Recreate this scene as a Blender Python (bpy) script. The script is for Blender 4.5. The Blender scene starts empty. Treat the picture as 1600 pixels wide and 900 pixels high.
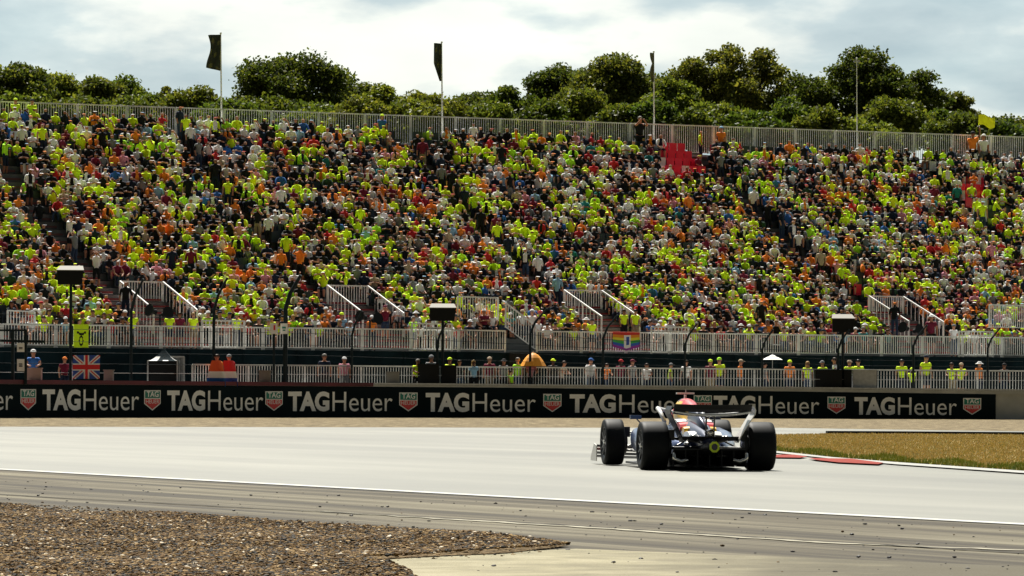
import bpy, bmesh, math, random
import numpy as np
from mathutils import Vector, Matrix
R = math.radians
random.seed(7); rng = np.random.default_rng(7)
SC = bpy.context.scene; COL = SC.collection

# ------------------------------------------------------------------ camera
F = 6600.0                      # focal length in photo pixels (1600 wide)
HC = 1.5; HOR = 592.0; ROLL = 0.00625
cam_d = bpy.data.cameras.new('camera'); cam = bpy.data.objects.new('camera', cam_d); COL.objects.link(cam)
cam_d.sensor_width = 36; cam_d.lens = F / 1600 * 36
cam_d.shift_y = (HOR - 450) / 1600
cam_d.clip_start = 0.5; cam_d.clip_end = 6000
cam.location = (0, 0, HC)
cam.rotation_euler = (R(90), math.atan(-ROLL) * -1, 0)
cam.rotation_euler = (Matrix.Rotation(R(90), 3, 'X') @ Matrix.Rotation(math.atan(ROLL), 3, 'Z')).to_euler()
SC.camera = cam

# ------------------------------------------------------------------ light and exposure
SUN_EL, SUN_AZ = 56.0, -14.0      # azimuth clockwise from +Y (behind the stand)
w = bpy.data.worlds.new('World'); SC.world = w; w.use_nodes = True
nt = w.node_tree; nt.nodes.clear(); N = nt.nodes.new; L = nt.links.new
out = N('ShaderNodeOutputWorld'); bg = N('ShaderNodeBackground'); bg.inputs[1].default_value = 0.10
sky = N('ShaderNodeTexSky'); sky.sky_type = 'NISHITA'; sky.sun_disc = False
sky.sun_elevation = R(SUN_EL); sky.sun_rotation = R(SUN_AZ); sky.dust_density = 2.0
tc = N('ShaderNodeTexCoord'); mp = N('ShaderNodeMapping'); mp.inputs['Scale'].default_value = (1, 1, 2.8)
mp.inputs['Location'].default_value = (0.20, 0.0, 0.12)
n1 = N('ShaderNodeTexNoise'); n1.inputs['Scale'].default_value = 13; n1.inputs['Detail'].default_value = 7; n1.inputs['Roughness'].default_value = .52
n2 = N('ShaderNodeTexNoise'); n2.inputs['Scale'].default_value = 22; n2.inputs['Detail'].default_value = 6
L(tc.outputs['Generated'], mp.inputs[0]); L(mp.outputs[0], n1.inputs[0]); L(mp.outputs[0], n2.inputs[0])
r1 = N('ShaderNodeValToRGB'); r1.color_ramp.elements[0].position = .40; r1.color_ramp.elements[1].position = .58
r1.color_ramp.elements[0].color = (2.5, 3.3, 3.65, 1); r1.color_ramp.elements[1].color = (6.0, 6.15, 5.7, 1)
e = r1.color_ramp.elements.new(.49); e.color = (3.4, 4.1, 4.3, 1)
L(n1.outputs[0], r1.inputs[0])
r2 = N('ShaderNodeValToRGB'); r2.color_ramp.elements[0].position = .3; r2.color_ramp.elements[1].position = .75
r2.color_ramp.elements[0].color = (.84, .86, .88, 1); r2.color_ramp.elements[1].color = (1.12, 1.11, 1.08, 1)
L(n2.outputs[0], r2.inputs[0])
mul = N('ShaderNodeMixRGB'); mul.blend_type = 'MULTIPLY'; mul.inputs[0].default_value = 1
L(r1.outputs[0], mul.inputs[1]); L(r2.outputs[0], mul.inputs[2])
mx = N('ShaderNodeMixRGB'); mx.inputs[0].default_value = .86; L(sky.outputs[0], mx.inputs[1]); L(mul.outputs[0], mx.inputs[2])
sx_ = N('ShaderNodeSeparateXYZ'); L(tc.outputs['Generated'], sx_.inputs[0])
gr = N('ShaderNodeMapRange'); gr.inputs['From Min'].default_value = -.4; gr.inputs['From Max'].default_value = .95; gr.inputs['To Min'].default_value = .10; gr.inputs['To Max'].default_value = .90
L(sx_.outputs[1], gr.inputs['Value']); gm_ = N('ShaderNodeMixRGB'); gm_.blend_type = 'MULTIPLY'; gm_.inputs[0].default_value = 1
L(mx.outputs[0], gm_.inputs[1]); L(gr.outputs[0], gm_.inputs[2]); L(gm_.outputs[0], bg.inputs[0]); L(bg.outputs[0], out.inputs[0])
sd = bpy.data.lights.new('sun', 'SUN'); sd.energy = 5.0; sd.angle = R(.6); sd.color = (1, .955, .87)
sun = bpy.data.objects.new('sun', sd); COL.objects.link(sun)
sv = Vector((math.sin(R(SUN_AZ)) * math.cos(R(SUN_EL)), math.cos(R(SUN_AZ)) * math.cos(R(SUN_EL)), math.sin(R(SUN_EL))))
sun.rotation_euler = sv.to_track_quat('Z', 'Y').to_euler()
SC.view_settings.view_transform = 'Standard'; SC.view_settings.look = 'None'; SC.view_settings.gamma = 1
SC.view_settings.exposure = 0.90; SC.view_settings.use_curve_mapping = False
SC.cycles.max_bounces = 6; SC.cycles.diffuse_bounces = 3; SC.cycles.glossy_bounces = 3; SC.cycles.transparent_max_bounces = 6
SC.cycles.transmission_bounces = 3; SC.cycles.caustics_reflective = False; SC.cycles.caustics_refractive = False

# ------------------------------------------------------------------ photo geometry helpers
def ray(px, py):
    u = (px - 800) / F; v = (HOR - py) / F
    return u - v * ROLL, v + u * ROLL
def at(px, py, D):
    x, z = ray(px, py); return Vector((x * D, D, HC + z * D))
def proj(p):
    x = p[0] / p[1]; z = (p[2] - HC) / p[1]
    v = z - x * ROLL; u = x + v * ROLL
    return 800 + u * F, HOR - v * F
def gz(Y): return HC - 1.224 - .00184 * min(Y, 180)
def G(px, py, dz=0.0):
    x, z = ray(px, py); D = 1.224 / max(1e-4, (-z - .00184))
    return Vector((x * D, D, gz(D) + dz))

# ------------------------------------------------------------------ object helpers
def link(o, parent=None):
    COL.objects.link(o)
    if parent is not None: o.parent = parent
    return o
def tag(o, label=None, cat=None, group=None, kind=None):
    if label: o['label'] = label
    if cat: o['category'] = cat
    if group: o['group'] = group
    if kind: o['kind'] = kind
    return o
def empty(name, loc=(0, 0, 0), rz=0, label=None, cat=None, group=None, parent=None):
    o = bpy.data.objects.new(name, None); o.empty_display_size = .2
    o.location = loc; o.rotation_euler = (0, 0, rz); link(o, parent)
    return tag(o, label, cat, group)
def mesh_obj(name, verts, faces, mats, parent=None, mi=None, smooth=False):
    me = bpy.data.meshes.new(name); me.from_pydata([tuple(v) for v in verts], [], faces)
    for m in (mats if isinstance(mats, (list, tuple)) else [mats]): me.materials.append(m)
    if mi is not None: me.polygons.foreach_set('material_index', mi)
    if smooth: me.polygons.foreach_set('use_smooth', [True] * len(me.polygons))
    me.update()
    return link(bpy.data.objects.new(name, me), parent)
class MB:
    """collects shapes; build() links them as one mesh object"""
    def __init__(s): s.v = []; s.f = []; s.m = []
    def add(s, vs, fs, m=0):
        b = len(s.v); s.v += [Vector(v) for v in vs]; s.f += [tuple(i + b for i in f) for f in fs]; s.m += [m] * len(fs)
    def box(s, c, size, m=0, rot=None):
        hx, hy, hz = size[0] / 2, size[1] / 2, size[2] / 2
        vs = [Vector((x, y, z)) for x in (-hx, hx) for y in (-hy, hy) for z in (-hz, hz)]
        if rot is not None: vs = [rot @ v for v in vs]
        c = Vector(c)
        s.add([v + c for v in vs], [(0, 1, 3, 2), (4, 6, 7, 5), (0, 4, 5, 1), (2, 3, 7, 6), (0, 2, 6, 4), (1, 5, 7, 3)], m)
    def beam(s, a, b, w, h=None, m=0, up=Vector((0, 0, 1))):
        h = h or w; a = Vector(a); b = Vector(b); d = (b - a).normalized()
        sx = d.cross(up)
        if sx.length < 1e-4: sx = d.cross(Vector((0, 1, 0)))
        sx.normalize(); sy = sx.cross(d)
        vs = [p + sx * i * w / 2 + sy * j * h / 2 for p in (a, b) for i, j in ((-1, -1), (1, -1), (1, 1), (-1, 1))]
        s.add(vs, [(0, 1, 2, 3), (7, 6, 5, 4), (0, 4, 5, 1), (1, 5, 6, 2), (2, 6, 7, 3), (3, 7, 4, 0)], m)
    def tube(s, pts, rad, n=8, m=0, cap=True):
        pts = [Vector(p) for p in pts]
        rads = rad if isinstance(rad, (list, tuple)) else [rad] * len(pts)
        rings = []
        ref = None
        for i, p in enumerate(pts):
            d = (pts[min(i + 1, len(pts) - 1)] - pts[max(i - 1, 0)]).normalized()
            if ref is None: ref = d.orthogonal().normalized()
            ref = (ref - d * ref.dot(d)); ref = ref.normalized() if ref.length > 1e-5 else d.orthogonal().normalized()
            bi = d.cross(ref)
            rings.append([p + (ref * math.cos(2 * math.pi * k / n) + bi * math.sin(2 * math.pi * k / n)) * rads[i] for k in range(n)])
        vs = [v for r_ in rings for v in r_]; fs = []
        for i in range(len(pts) - 1):
            for k in range(n):
                fs.append((i * n + k, i * n + (k + 1) % n, (i + 1) * n + (k + 1) % n, (i + 1) * n + k))
        if cap: fs.append(tuple(range(n - 1, -1, -1))); fs.append(tuple((len(pts) - 1) * n + k for k in range(n)))
        s.add(vs, fs, m)
    def lathe_x(s, c, prof, n=40, m=0, mlist=None):
        """profile of (x offset, radius) turned about the x axis"""
        c = Vector(c); vs = []; k0 = len(prof)
        for j in range(n):
            a = 2 * math.pi * j / n
            for (x, r_) in prof: vs.append(c + Vector((x, r_ * math.cos(a), r_ * math.sin(a))))
        b = len(s.v); s.v += vs
        for j in range(n):
            for i in range(k0 - 1):
                s.f.append((b + j * k0 + i, b + j * k0 + i + 1, b + ((j + 1) % n) * k0 + i + 1, b + ((j + 1) % n) * k0 + i))
                s.m.append(mlist[i] if mlist else m)
    def loft(s, secs, m=0, cap=True):
        n = len(secs[0]); vs = [Vector(v) for sec in secs for v in sec]; fs = []; ms = []
        for i in range(len(secs) - 1):
            for k in range(n):
                fs.append((i * n + k, i * n + (k + 1) % n, (i + 1) * n + (k + 1) % n, (i + 1) * n + k))
        if cap: fs.append(tuple(range(n - 1, -1, -1))); fs.append(tuple((len(secs) - 1) * n + k for k in range(n)))
        s.add(vs, fs, m)
    def build(s, name, mats, parent=None, smooth=False):
        return mesh_obj(name, s.v, s.f, mats, parent, s.m, smooth)

# ------------------------------------------------------------------ materials
def mat(name, col, rough=.6, metal=0, var=0.0, vscale=8, spec=.5, coat=0, bump=0, bscale=40, trans=0):
    m = bpy.data.materials.new(name); m.use_nodes = True; t = m.node_tree; b = t.nodes['Principled BSDF']
    b.inputs['Base Color'].default_value = (*col, 1); b.inputs['Roughness'].default_value = rough
    b.inputs['Metallic'].default_value = metal; b.inputs['Specular IOR Level'].default_value = spec
    b.inputs['Coat Weight'].default_value = coat; b.inputs['Coat Roughness'].default_value = .08
    if var or bump:
        c_ = t.nodes.new('ShaderNodeTexCoord')
    if var:
        n_ = t.nodes.new('ShaderNodeTexNoise'); n_.inputs['Scale'].default_value = vscale; n_.inputs['Detail'].default_value = 5
        t.links.new(c_.outputs['Object'], n_.inputs[0])
        rr = t.nodes.new('ShaderNodeValToRGB'); rr.color_ramp.elements[0].position = .3; rr.color_ramp.elements[1].position = .7
        rr.color_ramp.elements[0].color = tuple(c * (1 - var) for c in col) + (1,)
        rr.color_ramp.elements[1].color = tuple(min(1, c * (1 + var)) for c in col) + (1,)
        t.links.new(n_.outputs[0], rr.inputs[0]); t.links.new(rr.outputs[0], b.inputs['Base Color'])
    if bump:
        nb = t.nodes.new('ShaderNodeTexNoise'); nb.inputs['Scale'].default_value = bscale; nb.inputs['Detail'].default_value = 4
        t.links.new(c_.outputs['Object'], nb.inputs[0]); bp = t.nodes.new('ShaderNodeBump'); bp.inputs['Strength'].default_value = bump
        bp.inputs['Distance'].default_value = .05; t.links.new(nb.outputs[0], bp.inputs['Height']); t.links.new(bp.outputs[0], b.inputs['Normal'])
    return m
white_metal = mat('white_metal', (.84, .84, .80), .55, var=.22, vscale=2, spec=.3)
grey_metal = mat('grey_metal', (.42, .43, .43), .45, .3, var=.15)
dark_post = mat('dark_post', (.010, .020, .024), .6, 0, var=.3, spec=.2)
dark_green = mat('dark_green_screen', (.006, .016, .020), .9, var=.35, vscale=1.2, spec=.1)
banner_m = mat('banner_black', (.003, .009, .012), .8, var=.3, vscale=.8, spec=.1)
letter_w = mat('letter_white', (.84, .85, .84), .55, var=.06, vscale=2)
logo_green = mat('logo_green', (.01, .20, .15), .5)
logo_red = mat('logo_red', (.68, .045, .05), .5)
maroon = mat('maroon_paint', (.11, .012, .022), .6, var=.4, vscale=1)
concrete = mat('pale_concrete', (.42, .43, .41), .8, var=.15, vscale=1.5)
deck_m = mat('deck_grey', (.22, .23, .22), .8, var=.2, vscale=2)
tread_m = mat('tread_grey', (.10, .11, .11), .8, var=.25, vscale=2)
step_m = mat('step_pale', (.88, .62, .58), .7, var=.15, vscale=4)
step_red = mat('step_nosing_red', (.30, .03, .035), .6)
seat_dark = mat('seat_dark_blue', (.014, .028, .036), .45)
seat_red = mat('seat_red', (.62, .02, .06), .4)
seat_white = mat('seat_white', (.62, .62, .58), .4)
black_m = mat('black_plastic', (.006, .007, .008), .6, spec=.2)
pale_m = mat('pale_sheet', (.22, .21, .18), .7, spec=.2)
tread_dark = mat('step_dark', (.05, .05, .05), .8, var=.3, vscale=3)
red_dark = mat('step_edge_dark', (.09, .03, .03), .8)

# cloth and skin palette (index used by the far crowd as well)
PAL = {}
def pal(n, c, r=.8): PAL[n] = mat(n, c, r, spec=.2)
pal('neon yellow', (.74, 1.0, .02)); pal('neon', (.56, .88, .015)); pal('lime', (.45, .90, .03)); pal('white', (.80, .80, .80)); pal('black', (.008, .009, .011)); pal('navy', (.010, .018, .04))
pal('orange', (.88, .24, .03)); pal('red', (.50, .022, .03)); pal('maroon', (.17, .015, .04)); pal('blue', (.03, .13, .42)); pal('light blue', (.25, .45, .62))
pal('grey', (.20, .21, .22)); pal('pink', (.66, .28, .36)); pal('teal', (.02, .20, .20)); pal('beige', (.48, .38, .27)); pal('yellow', (.80, .55, .03)); pal('dark green', (.02, .06, .03))
pal('skin_light', (.52, .27, .18), .55); pal('skin_mid', (.42, .20, .125), .55); pal('skin_tan', (.27, .12, .07), .55); pal('skin_dark', (.08, .035, .022), .5)
pal('hair_brown', (.045, .022, .012), .6); pal('hair_black', (.008, .007, .007), .5); pal('hair_blond', (.42, .27, .11), .6); pal('hair_grey', (.30, .29, .27), .7)
pal('denim', (.03, .055, .11)); pal('khaki', (.28, .22, .14)); pal('shoe', (.03, .03, .03), .6)
PNAMES = list(PAL); PIDX = {n: i for i, n in enumerate(PNAMES)}

# ================================================================== GROUND
def ground_mat(name, c0, c1, c2, scale, dirvec, stretch, rough=.6, bump=.3, bscale=60, spec=.5, fine=.12, contrast=(.32, .68), fines=140):
    m = bpy.data.materials.new(name); m.use_nodes = True; t = m.node_tree; b = t.nodes['Principled BSDF']
    tc = t.nodes.new('ShaderNodeTexCoord'); mp = t.nodes.new('ShaderNodeMapping'); mp.vector_type = 'POINT'
    mp.inputs['Rotation'].default_value = (0, 0, -math.atan2(dirvec[1], dirvec[0])); 
    sc = t.nodes.new('ShaderNodeMapping'); sc.inputs['Scale'].default_value = (1 / stretch, 1, 1)
    t.links.new(tc.outputs['Object'], mp.inputs[0]); t.links.new(mp.outputs[0], sc.inputs[0])
    n1 = t.nodes.new('ShaderNodeTexNoise'); n1.inputs['Scale'].default_value = scale; n1.inputs['Detail'].default_value = 8; n1.inputs['Roughness'].default_value = .62
    t.links.new(sc.outputs[0], n1.inputs[0])
    cr = t.nodes.new('ShaderNodeValToRGB'); cr.color_ramp.elements[0].position = contrast[0]; cr.color_ramp.elements[1].position = contrast[1]
    cr.color_ramp.elements[0].color = (*c0, 1); cr.color_ramp.elements[1].color = (*c2, 1); e = cr.color_ramp.elements.new(.5); e.color = (*c1, 1)
    t.links.new(n1.outputs[0], cr.inputs[0])
    n2 = t.nodes.new('ShaderNodeTexNoise'); n2.inputs['Scale'].default_value = fines; n2.inputs['Detail'].default_value = 3
    t.links.new(tc.outputs['Object'], n2.inputs[0])
    c2r = t.nodes.new('ShaderNodeValToRGB'); c2r.color_ramp.elements[0].position = .3; c2r.color_ramp.elements[1].position = .7
    c2r.color_ramp.elements[0].color = (1 - fine,) * 3 + (1,); c2r.color_ramp.elements[1].color = (1 + fine,) * 3 + (1,)
    t.links.new(n2.outputs[0], c2r.inputs[0])
    mu = t.nodes.new('ShaderNodeMixRGB'); mu.blend_type = 'MULTIPLY'; mu.inputs[0].default_value = 1
    t.links.new(cr.outputs[0], mu.inputs[1]); t.links.new(c2r.outputs[0], mu.inputs[2]); t.links.new(mu.outputs[0], b.inputs['Base Color'])
    rr = t.nodes.new('ShaderNodeMapRange'); rr.inputs['To Min'].default_value = rough - .08; rr.inputs['To Max'].default_value = rough + .10
    t.links.new(n1.outputs[0], rr.inputs['Value']); t.links.new(rr.outputs[0], b.inputs['Roughness'])
    b.inputs['Specular IOR Level'].default_value = spec
    if bump:
        bp = t.nodes.new('ShaderNodeBump'); bp.inputs['Strength'].default_value = bump; bp.inputs['Distance'].default_value = .02
        n3 = t.nodes.new('ShaderNodeTexNoise'); n3.inputs['Scale'].default_value = bscale; t.links.new(tc.outputs['Object'], n3.inputs[0])
        t.links.new(n3.outputs[0], bp.inputs['Height']); t.links.new(bp.outputs[0], b.inputs['Normal'])
    return m
LINE_DIR = (11.8, -21.4)
track_m = ground_mat('race_asphalt', (.110, .110, .092), (.145, .144, .120), (.195, .192, .160), .22, LINE_DIR, 6, rough=.60, bump=.12, fine=.10, spec=.34, contrast=(.36, .64))
runoff_m = ground_mat('dusty_asphalt', (.030, .024, .014), (.072, .060, .038), (.165, .147, .10), 2.0, LINE_DIR, 28, rough=.80, bump=.25, fine=.25, spec=.16, contrast=(.38, .64))
sand_m = ground_mat('pale_sandy_concrete', (.16, .145, .095), (.25, .225, .145), (.32, .29, .20), 2.0, (1, 0), 1.5, rough=.85, bump=.6, fine=.25, spec=.15)
gravel_m = ground_mat('gravel_bed', (.08, .055, .03), (.16, .11, .055), (.26, .19, .10), 9, (1, 0), 1, rough=.9, bump=1, bscale=25, fine=.6, spec=.1, fines=30)
fargravel_m = ground_mat('far_gravel', (.07, .052, .028), (.14, .108, .06), (.26, .21, .125), 2.2, (1, 0), 1, rough=.9, bump=1, bscale=8, fine=.45, spec=.1, fines=9, contrast=(.38, .62))
soil_m = ground_mat('meadow_ground', (.05, .06, .02), (.09, .09, .03), (.14, .12, .05), .4, (1, 0), 1, rough=.95, fine=.3, spec=.1)
grassbase_m = ground_mat('dry_turf', (.24, .18, .075), (.31, .24, .10), (.40, .32, .15), .8, (1, 0), 1.3, rough=.95, fine=.3, spec=.1, fines=20)
line_m = mat('white_line_paint', (.34, .34, .31), .6, var=.15, vscale=3)
kerb_red = mat('kerb_red', (.24, .05, .04), .9, var=.2, spec=.05); kerb_white = mat('kerb_white', (.33, .33, .31), .8, var=.1, spec=.15)

def sheet(name, pts, m, dz, extra=None):
    vs = [G(x, y, dz) for x, y in pts]
    o = mesh_obj(name, vs, [tuple(range(len(vs)))], m); bm = bmesh.new(); bm.from_mesh(o.data)
    bmesh.ops.triangulate(bm, faces=bm.faces); bm.normal_update()
    for f in bm.faces:
        if f.normal.z < 0: f.normal_flip()
    bm.to_mesh(o.data); bm.free()
    return tag(o, kind='structure')
# big terrain sheet
S_ = 2600
tv = [(-S_, -300, gz(-300)), (S_, -300, gz(-300)), (S_, 180, gz(180)), (-S_, 180, gz(180)), (-S_, 5000, gz(180)), (S_, 5000, gz(180))]
tv = [(x, y, z - .03) for x, y, z in tv]
tag(mesh_obj('ground', tv, [(0, 1, 2, 3), (3, 2, 5, 4)], soil_m), kind='structure')

# barrier distance curve (plan)
bp_px = [-700, -300, 0, 400, 800, 1200, 1600, 2000, 2300]; bp_D = [131, 141, 150, 159.5, 166, 170.5, 174, 177, 179]
def Db(px): return float(np.interp(px, bp_px, bp_D)) if px in bp_px else float(np.interp(px, bp_px_f, bp_D_f))
bp_px_f = np.linspace(-700, 2300, 301); _p = np.polyfit(bp_px, bp_D, 4); bp_D_f = np.polyval(_p, bp_px_f)
def Db(px): return float(np.interp(px, bp_px_f, bp_D_f))
def Bp(px, z, off=0.0):
    """point on the barrier line at pixel column px, height z, off metres behind it"""
    x, _ = ray(px, 620); D = Db(px)
    x2, _ = ray(px + 8, 620); D2 = Db(px + 8)
    t = Vector((x2 * D2 - x * D, D2 - D)).normalized()
    return Vector((x * D - t.y * off, D + t.x * off, z))

# far gravel bed between barrier and track
pts = []
for px in range(-700, 2301, 100):
    p = Bp(px, 0, 1.0); pts.append(Vector((p.x, p.y, gz(p.y) + .0)))
lowp = [(-700, 664), (-200, 666), (0, 667), (400, 667.6), (800, 668.6), (1211, 668.6), (1330, 670.5), (1500, 673), (1800, 676), (2300, 680)]
fgv = [G(x, y, 0) for x, y in lowp]
o = mesh_obj('gravel_far_ground', pts + fgv[::-1], [tuple(range(len(pts) + len(fgv)))], fargravel_m)
bm = bmesh.new(); bm.from_mesh(o.data); bmesh.ops.triangulate(bm, faces=bm.faces)
for f in bm.faces:
    f.normal_update()
    if f.normal.z < 0: f.normal_flip()
bm.to_mesh(o.data); bm.free(); tag(o, kind='structure')

track_pts = [(-700, 664), (-200, 666), (0, 667), (400, 667.6), (800, 668.6), (1211, 668.6), (1330, 670.5), (1500, 673), (1800, 676), (2300, 680), (2300, 1300), (-700, 1300)]
sheet('race_track', track_pts, track_m, .006)
sheet('runoff_strip', [(-700, 697.5), (0, 735.5), (800, 779.5), (1600, 822.8), (2300, 861), (2300, 1300), (-700, 1300)], runoff_m, .012)
def strip_along(name, pts, wid, m, dz):
    vs = []; fs = []
    for i, (x, y) in enumerate(pts):
        p = G(x, y, dz); q = G(*pts[min(i + 1, len(pts) - 1)]); r = G(*pts[max(i - 1, 0)])
        d = (q - r); n = Vector((-d.y, d.x, 0)).normalized()
        vs += [p - n * wid / 2, p + n * wid / 2]
        vs[-1].z = gz(vs[-1].y) + dz; vs[-2].z = gz(vs[-2].y) + dz
    for i in range(len(pts) - 1): fs.append((2 * i, 2 * i + 2, 2 * i + 3, 2 * i + 1))
    o = mesh_obj(name, vs, fs, m)
    if o.data.polygons[0].normal.z < 0: o.data.flip_normals()
    return tag(o, kind='structure')
crack_m = mat('crack_dark', (.03, .028, .024), .9, var=.4, spec=.1); dust_m = mat('dust_pale', (.30, .28, .22), .9, var=.3, vscale=2, spec=.1)
def wob(pts, n=60, a=.5, seed=1):
    r_ = random.Random(seed); xs = np.linspace(pts[0][0], pts[-1][0], n); ys = np.interp(xs, [p[0] for p in pts], [p[1] for p in pts]); return [(x, y + r_.uniform(-a, a)) for x, y in zip(xs, ys)]
_t = sand_m.node_tree; _b = _t.nodes['Principled BSDF']; _src = _b.inputs['Base Color'].links[0].from_socket
_tc = _t.nodes.new('ShaderNodeTexCoord'); _sx = _t.nodes.new('ShaderNodeSeparateXYZ'); _t.links.new(_tc.outputs['Object'], _sx.inputs[0])
_nz = _t.nodes.new('ShaderNodeTexNoise'); _nz.inputs['Scale'].default_value = 1.6; _nz.inputs['Detail'].default_value = 7; _t.links.new(_tc.outputs['Object'], _nz.inputs[0])
_ma = _t.nodes.new('ShaderNodeMath'); _ma.operation = 'MULTIPLY_ADD'; _ma.inputs[1].default_value = 2.6; _t.links.new(_nz.outputs[0], _ma.inputs[0]); _t.links.new(_sx.outputs[0], _ma.inputs[2])
_mr = _t.nodes.new('ShaderNodeMapRange'); _mr.inputs['From Min'].default_value = 1.7; _mr.inputs['From Max'].default_value = 3.6; _t.links.new(_ma.outputs[0], _mr.inputs['Value'])
_mx = _t.nodes.new('ShaderNodeMixRGB'); _mx.inputs[2].default_value = (.095, .084, .058, 1); _t.links.new(_mr.outputs[0], _mx.inputs[0]); _t.links.new(_src, _mx.inputs[1]); _t.links.new(_mx.outputs[0], _b.inputs['Base Color'])
strip_along('tarmac_seam_path', wob([(-300, 763), (0, 775), (400, 797), (800, 818), (1200, 844), (1600, 868), (2000, 892)], 90, .35, 2), .07, crack_m, .020)
strip_along('tarmac_dust_path', wob([(500, 802), (900, 826), (1300, 852), (1600, 863)], 60, .6, 3), .12, dust_m, .019)
strip_along('road_line', [(-700, 697), (0, 735), (400, 757), (800, 779), (1200, 800.5), (1600, 822), (2300, 860)], .26, line_m, .020)
# pale sandy patch, foreground right of the gravel
sheet('sand_path', [(575, 878), (700, 873), (800, 866), (900, 861), (1200, 873), (1700, 893), (2300, 915), (2300, 1300), (500, 1300), (640, 905)], sand_m, .018)

# foreground gravel trap: displaced bed + loose stones
gpoly = [(-500, 772), (0, 797), (200, 808), (400, 821), (600, 833), (800, 850), (890, 857), (850, 862), (790, 869), (700, 873), (585, 879), (560, 884), (600, 892), (640, 905), (760, 1000), (-500, 1000)]
gp2 = [G(x, y) for x, y in gpoly]; gxy = [(p.x, p.y) for p in gp2]
def inpoly(x, y, poly):
    c = False; j = len(poly) - 1
    for i in range(len(poly)):
        xi, yi = poly[i]; xj, yj = poly[j]
        if (yi > y) != (yj > y) and x < (xj - xi) * (y - yi) / (yj - yi) + xi: c = not c
        j = i
    return c
sheet('gravel_bed_ground', gpoly, gravel_m, .024)
def scatter_stones(name, n, mats, weights, smin, smax, polyxy, bbox, flat=.65, zoff=.02, lump=.05):
    base = bmesh.new(); bmesh.ops.create_icosphere(base, subdivisions=1, radius=1)
    bv = np.array([v.co[:] for v in base.verts]); bf = np.array([[v.index for v in f.verts] for f in base.faces]); base.free()
    V = []; Fc = []; M = []
    k = 0; tries = 0
    xs = rng.uniform(bbox[0], bbox[1], n * 6)
    # pixel-uniform in depth: more stones near the camera where they show larger
    ys = rng.uniform(bbox[2] ** .6, bbox[3] ** .6, n * 6) ** (1 / .6)
    for x, y in zip(xs, ys):
        if k >= n: break
        if not inpoly(x, y, polyxy): continue
        if abs(x) > y * .135: continue
        s = smin + (smax - smin) * rng.random() ** 2.6
        q = rng.normal(size=(3, 3)); q, _ = np.linalg.qr(q)
        vv = (bv * (1 + rng.normal(size=(len(bv), 1)) * .16)) @ (q * np.array([1, rng.uniform(.6, 1), rng.uniform(.5, .9)])) * s
        vv[:, 2] *= flat
        h = .5 + .5 * math.sin(x * 2.1 + 1.3 * math.sin(y * .7)) * math.sin(y * 1.1 + x)
        vv += np.array([x, y, gz(y) + zoff + h * lump + rng.random() * .012])
        V.append(vv); Fc.append(bf + k * len(bv)); M += [rng.choice(len(mats), p=weights)] * len(bf); k += 1
    V = np.concatenate(V); Fc = np.concatenate(Fc)
    me = bpy.data.meshes.new(name); me.from_pydata(V.tolist(), [], Fc.tolist())
    for m in mats: me.materials.append(m)
    me.polygons.foreach_set('material_index', M); me.update()
    return link(bpy.data.objects.new(name, me))
st = [mat('stone_brown', (.125, .078, .035), .85, spec=.1), mat('stone_tan', (.31, .205, .088), .8, spec=.1), mat('stone_pale', (.62, .52, .36), .7),
      mat('stone_dark', (.03, .027, .022), .8, spec=.2), mat('stone_rust', (.15, .085, .03), .8, spec=.1)]
xs_ = [p[0] for p in gxy]; ys_ = [p[1] for p in gxy]
o = scatter_stones('gravel', 115000, st, [.38, .20, .022, .30, .098], .006, .023, gxy, (min(xs_), max(xs_), min(ys_), 50))
tag(o, 'brown and tan gravel stones filling the trap in the foreground', 'gravel', kind='stuff')
gpoly2 = [(x, y - (9 if y < 860 and x < 880 else -4)) for x, y in gpoly]; gxy2 = [(G(x, y).x, G(x, y).y) for x, y in gpoly2]
o = scatter_stones('loose_gravel', 9000, st, [.38, .20, .03, .30, .09], .006, .020, gxy2, (min(xs_), max(xs_), min(ys_), 50), .65, .014, 0)
tag(o, 'loose gravel stones straying over the edge of the trap', 'gravel', kind='stuff')
rp = [(-100, 745), (1600, 826), (1750, 900), (700, 900), (900, 860), (0, 795)]
rxy = [(G(x, y).x, G(x, y).y) for x, y in rp]
o = scatter_stones('rubber_debris', 260, [black_m, st[3], st[0]], [.6, .3, .1], .006, .024, rxy, (-8, 8, 24, 60), .6, .016, 0)
tag(o, 'dark rubber crumbs and small stones lying on the dusty asphalt', 'debris', kind='stuff')

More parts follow.
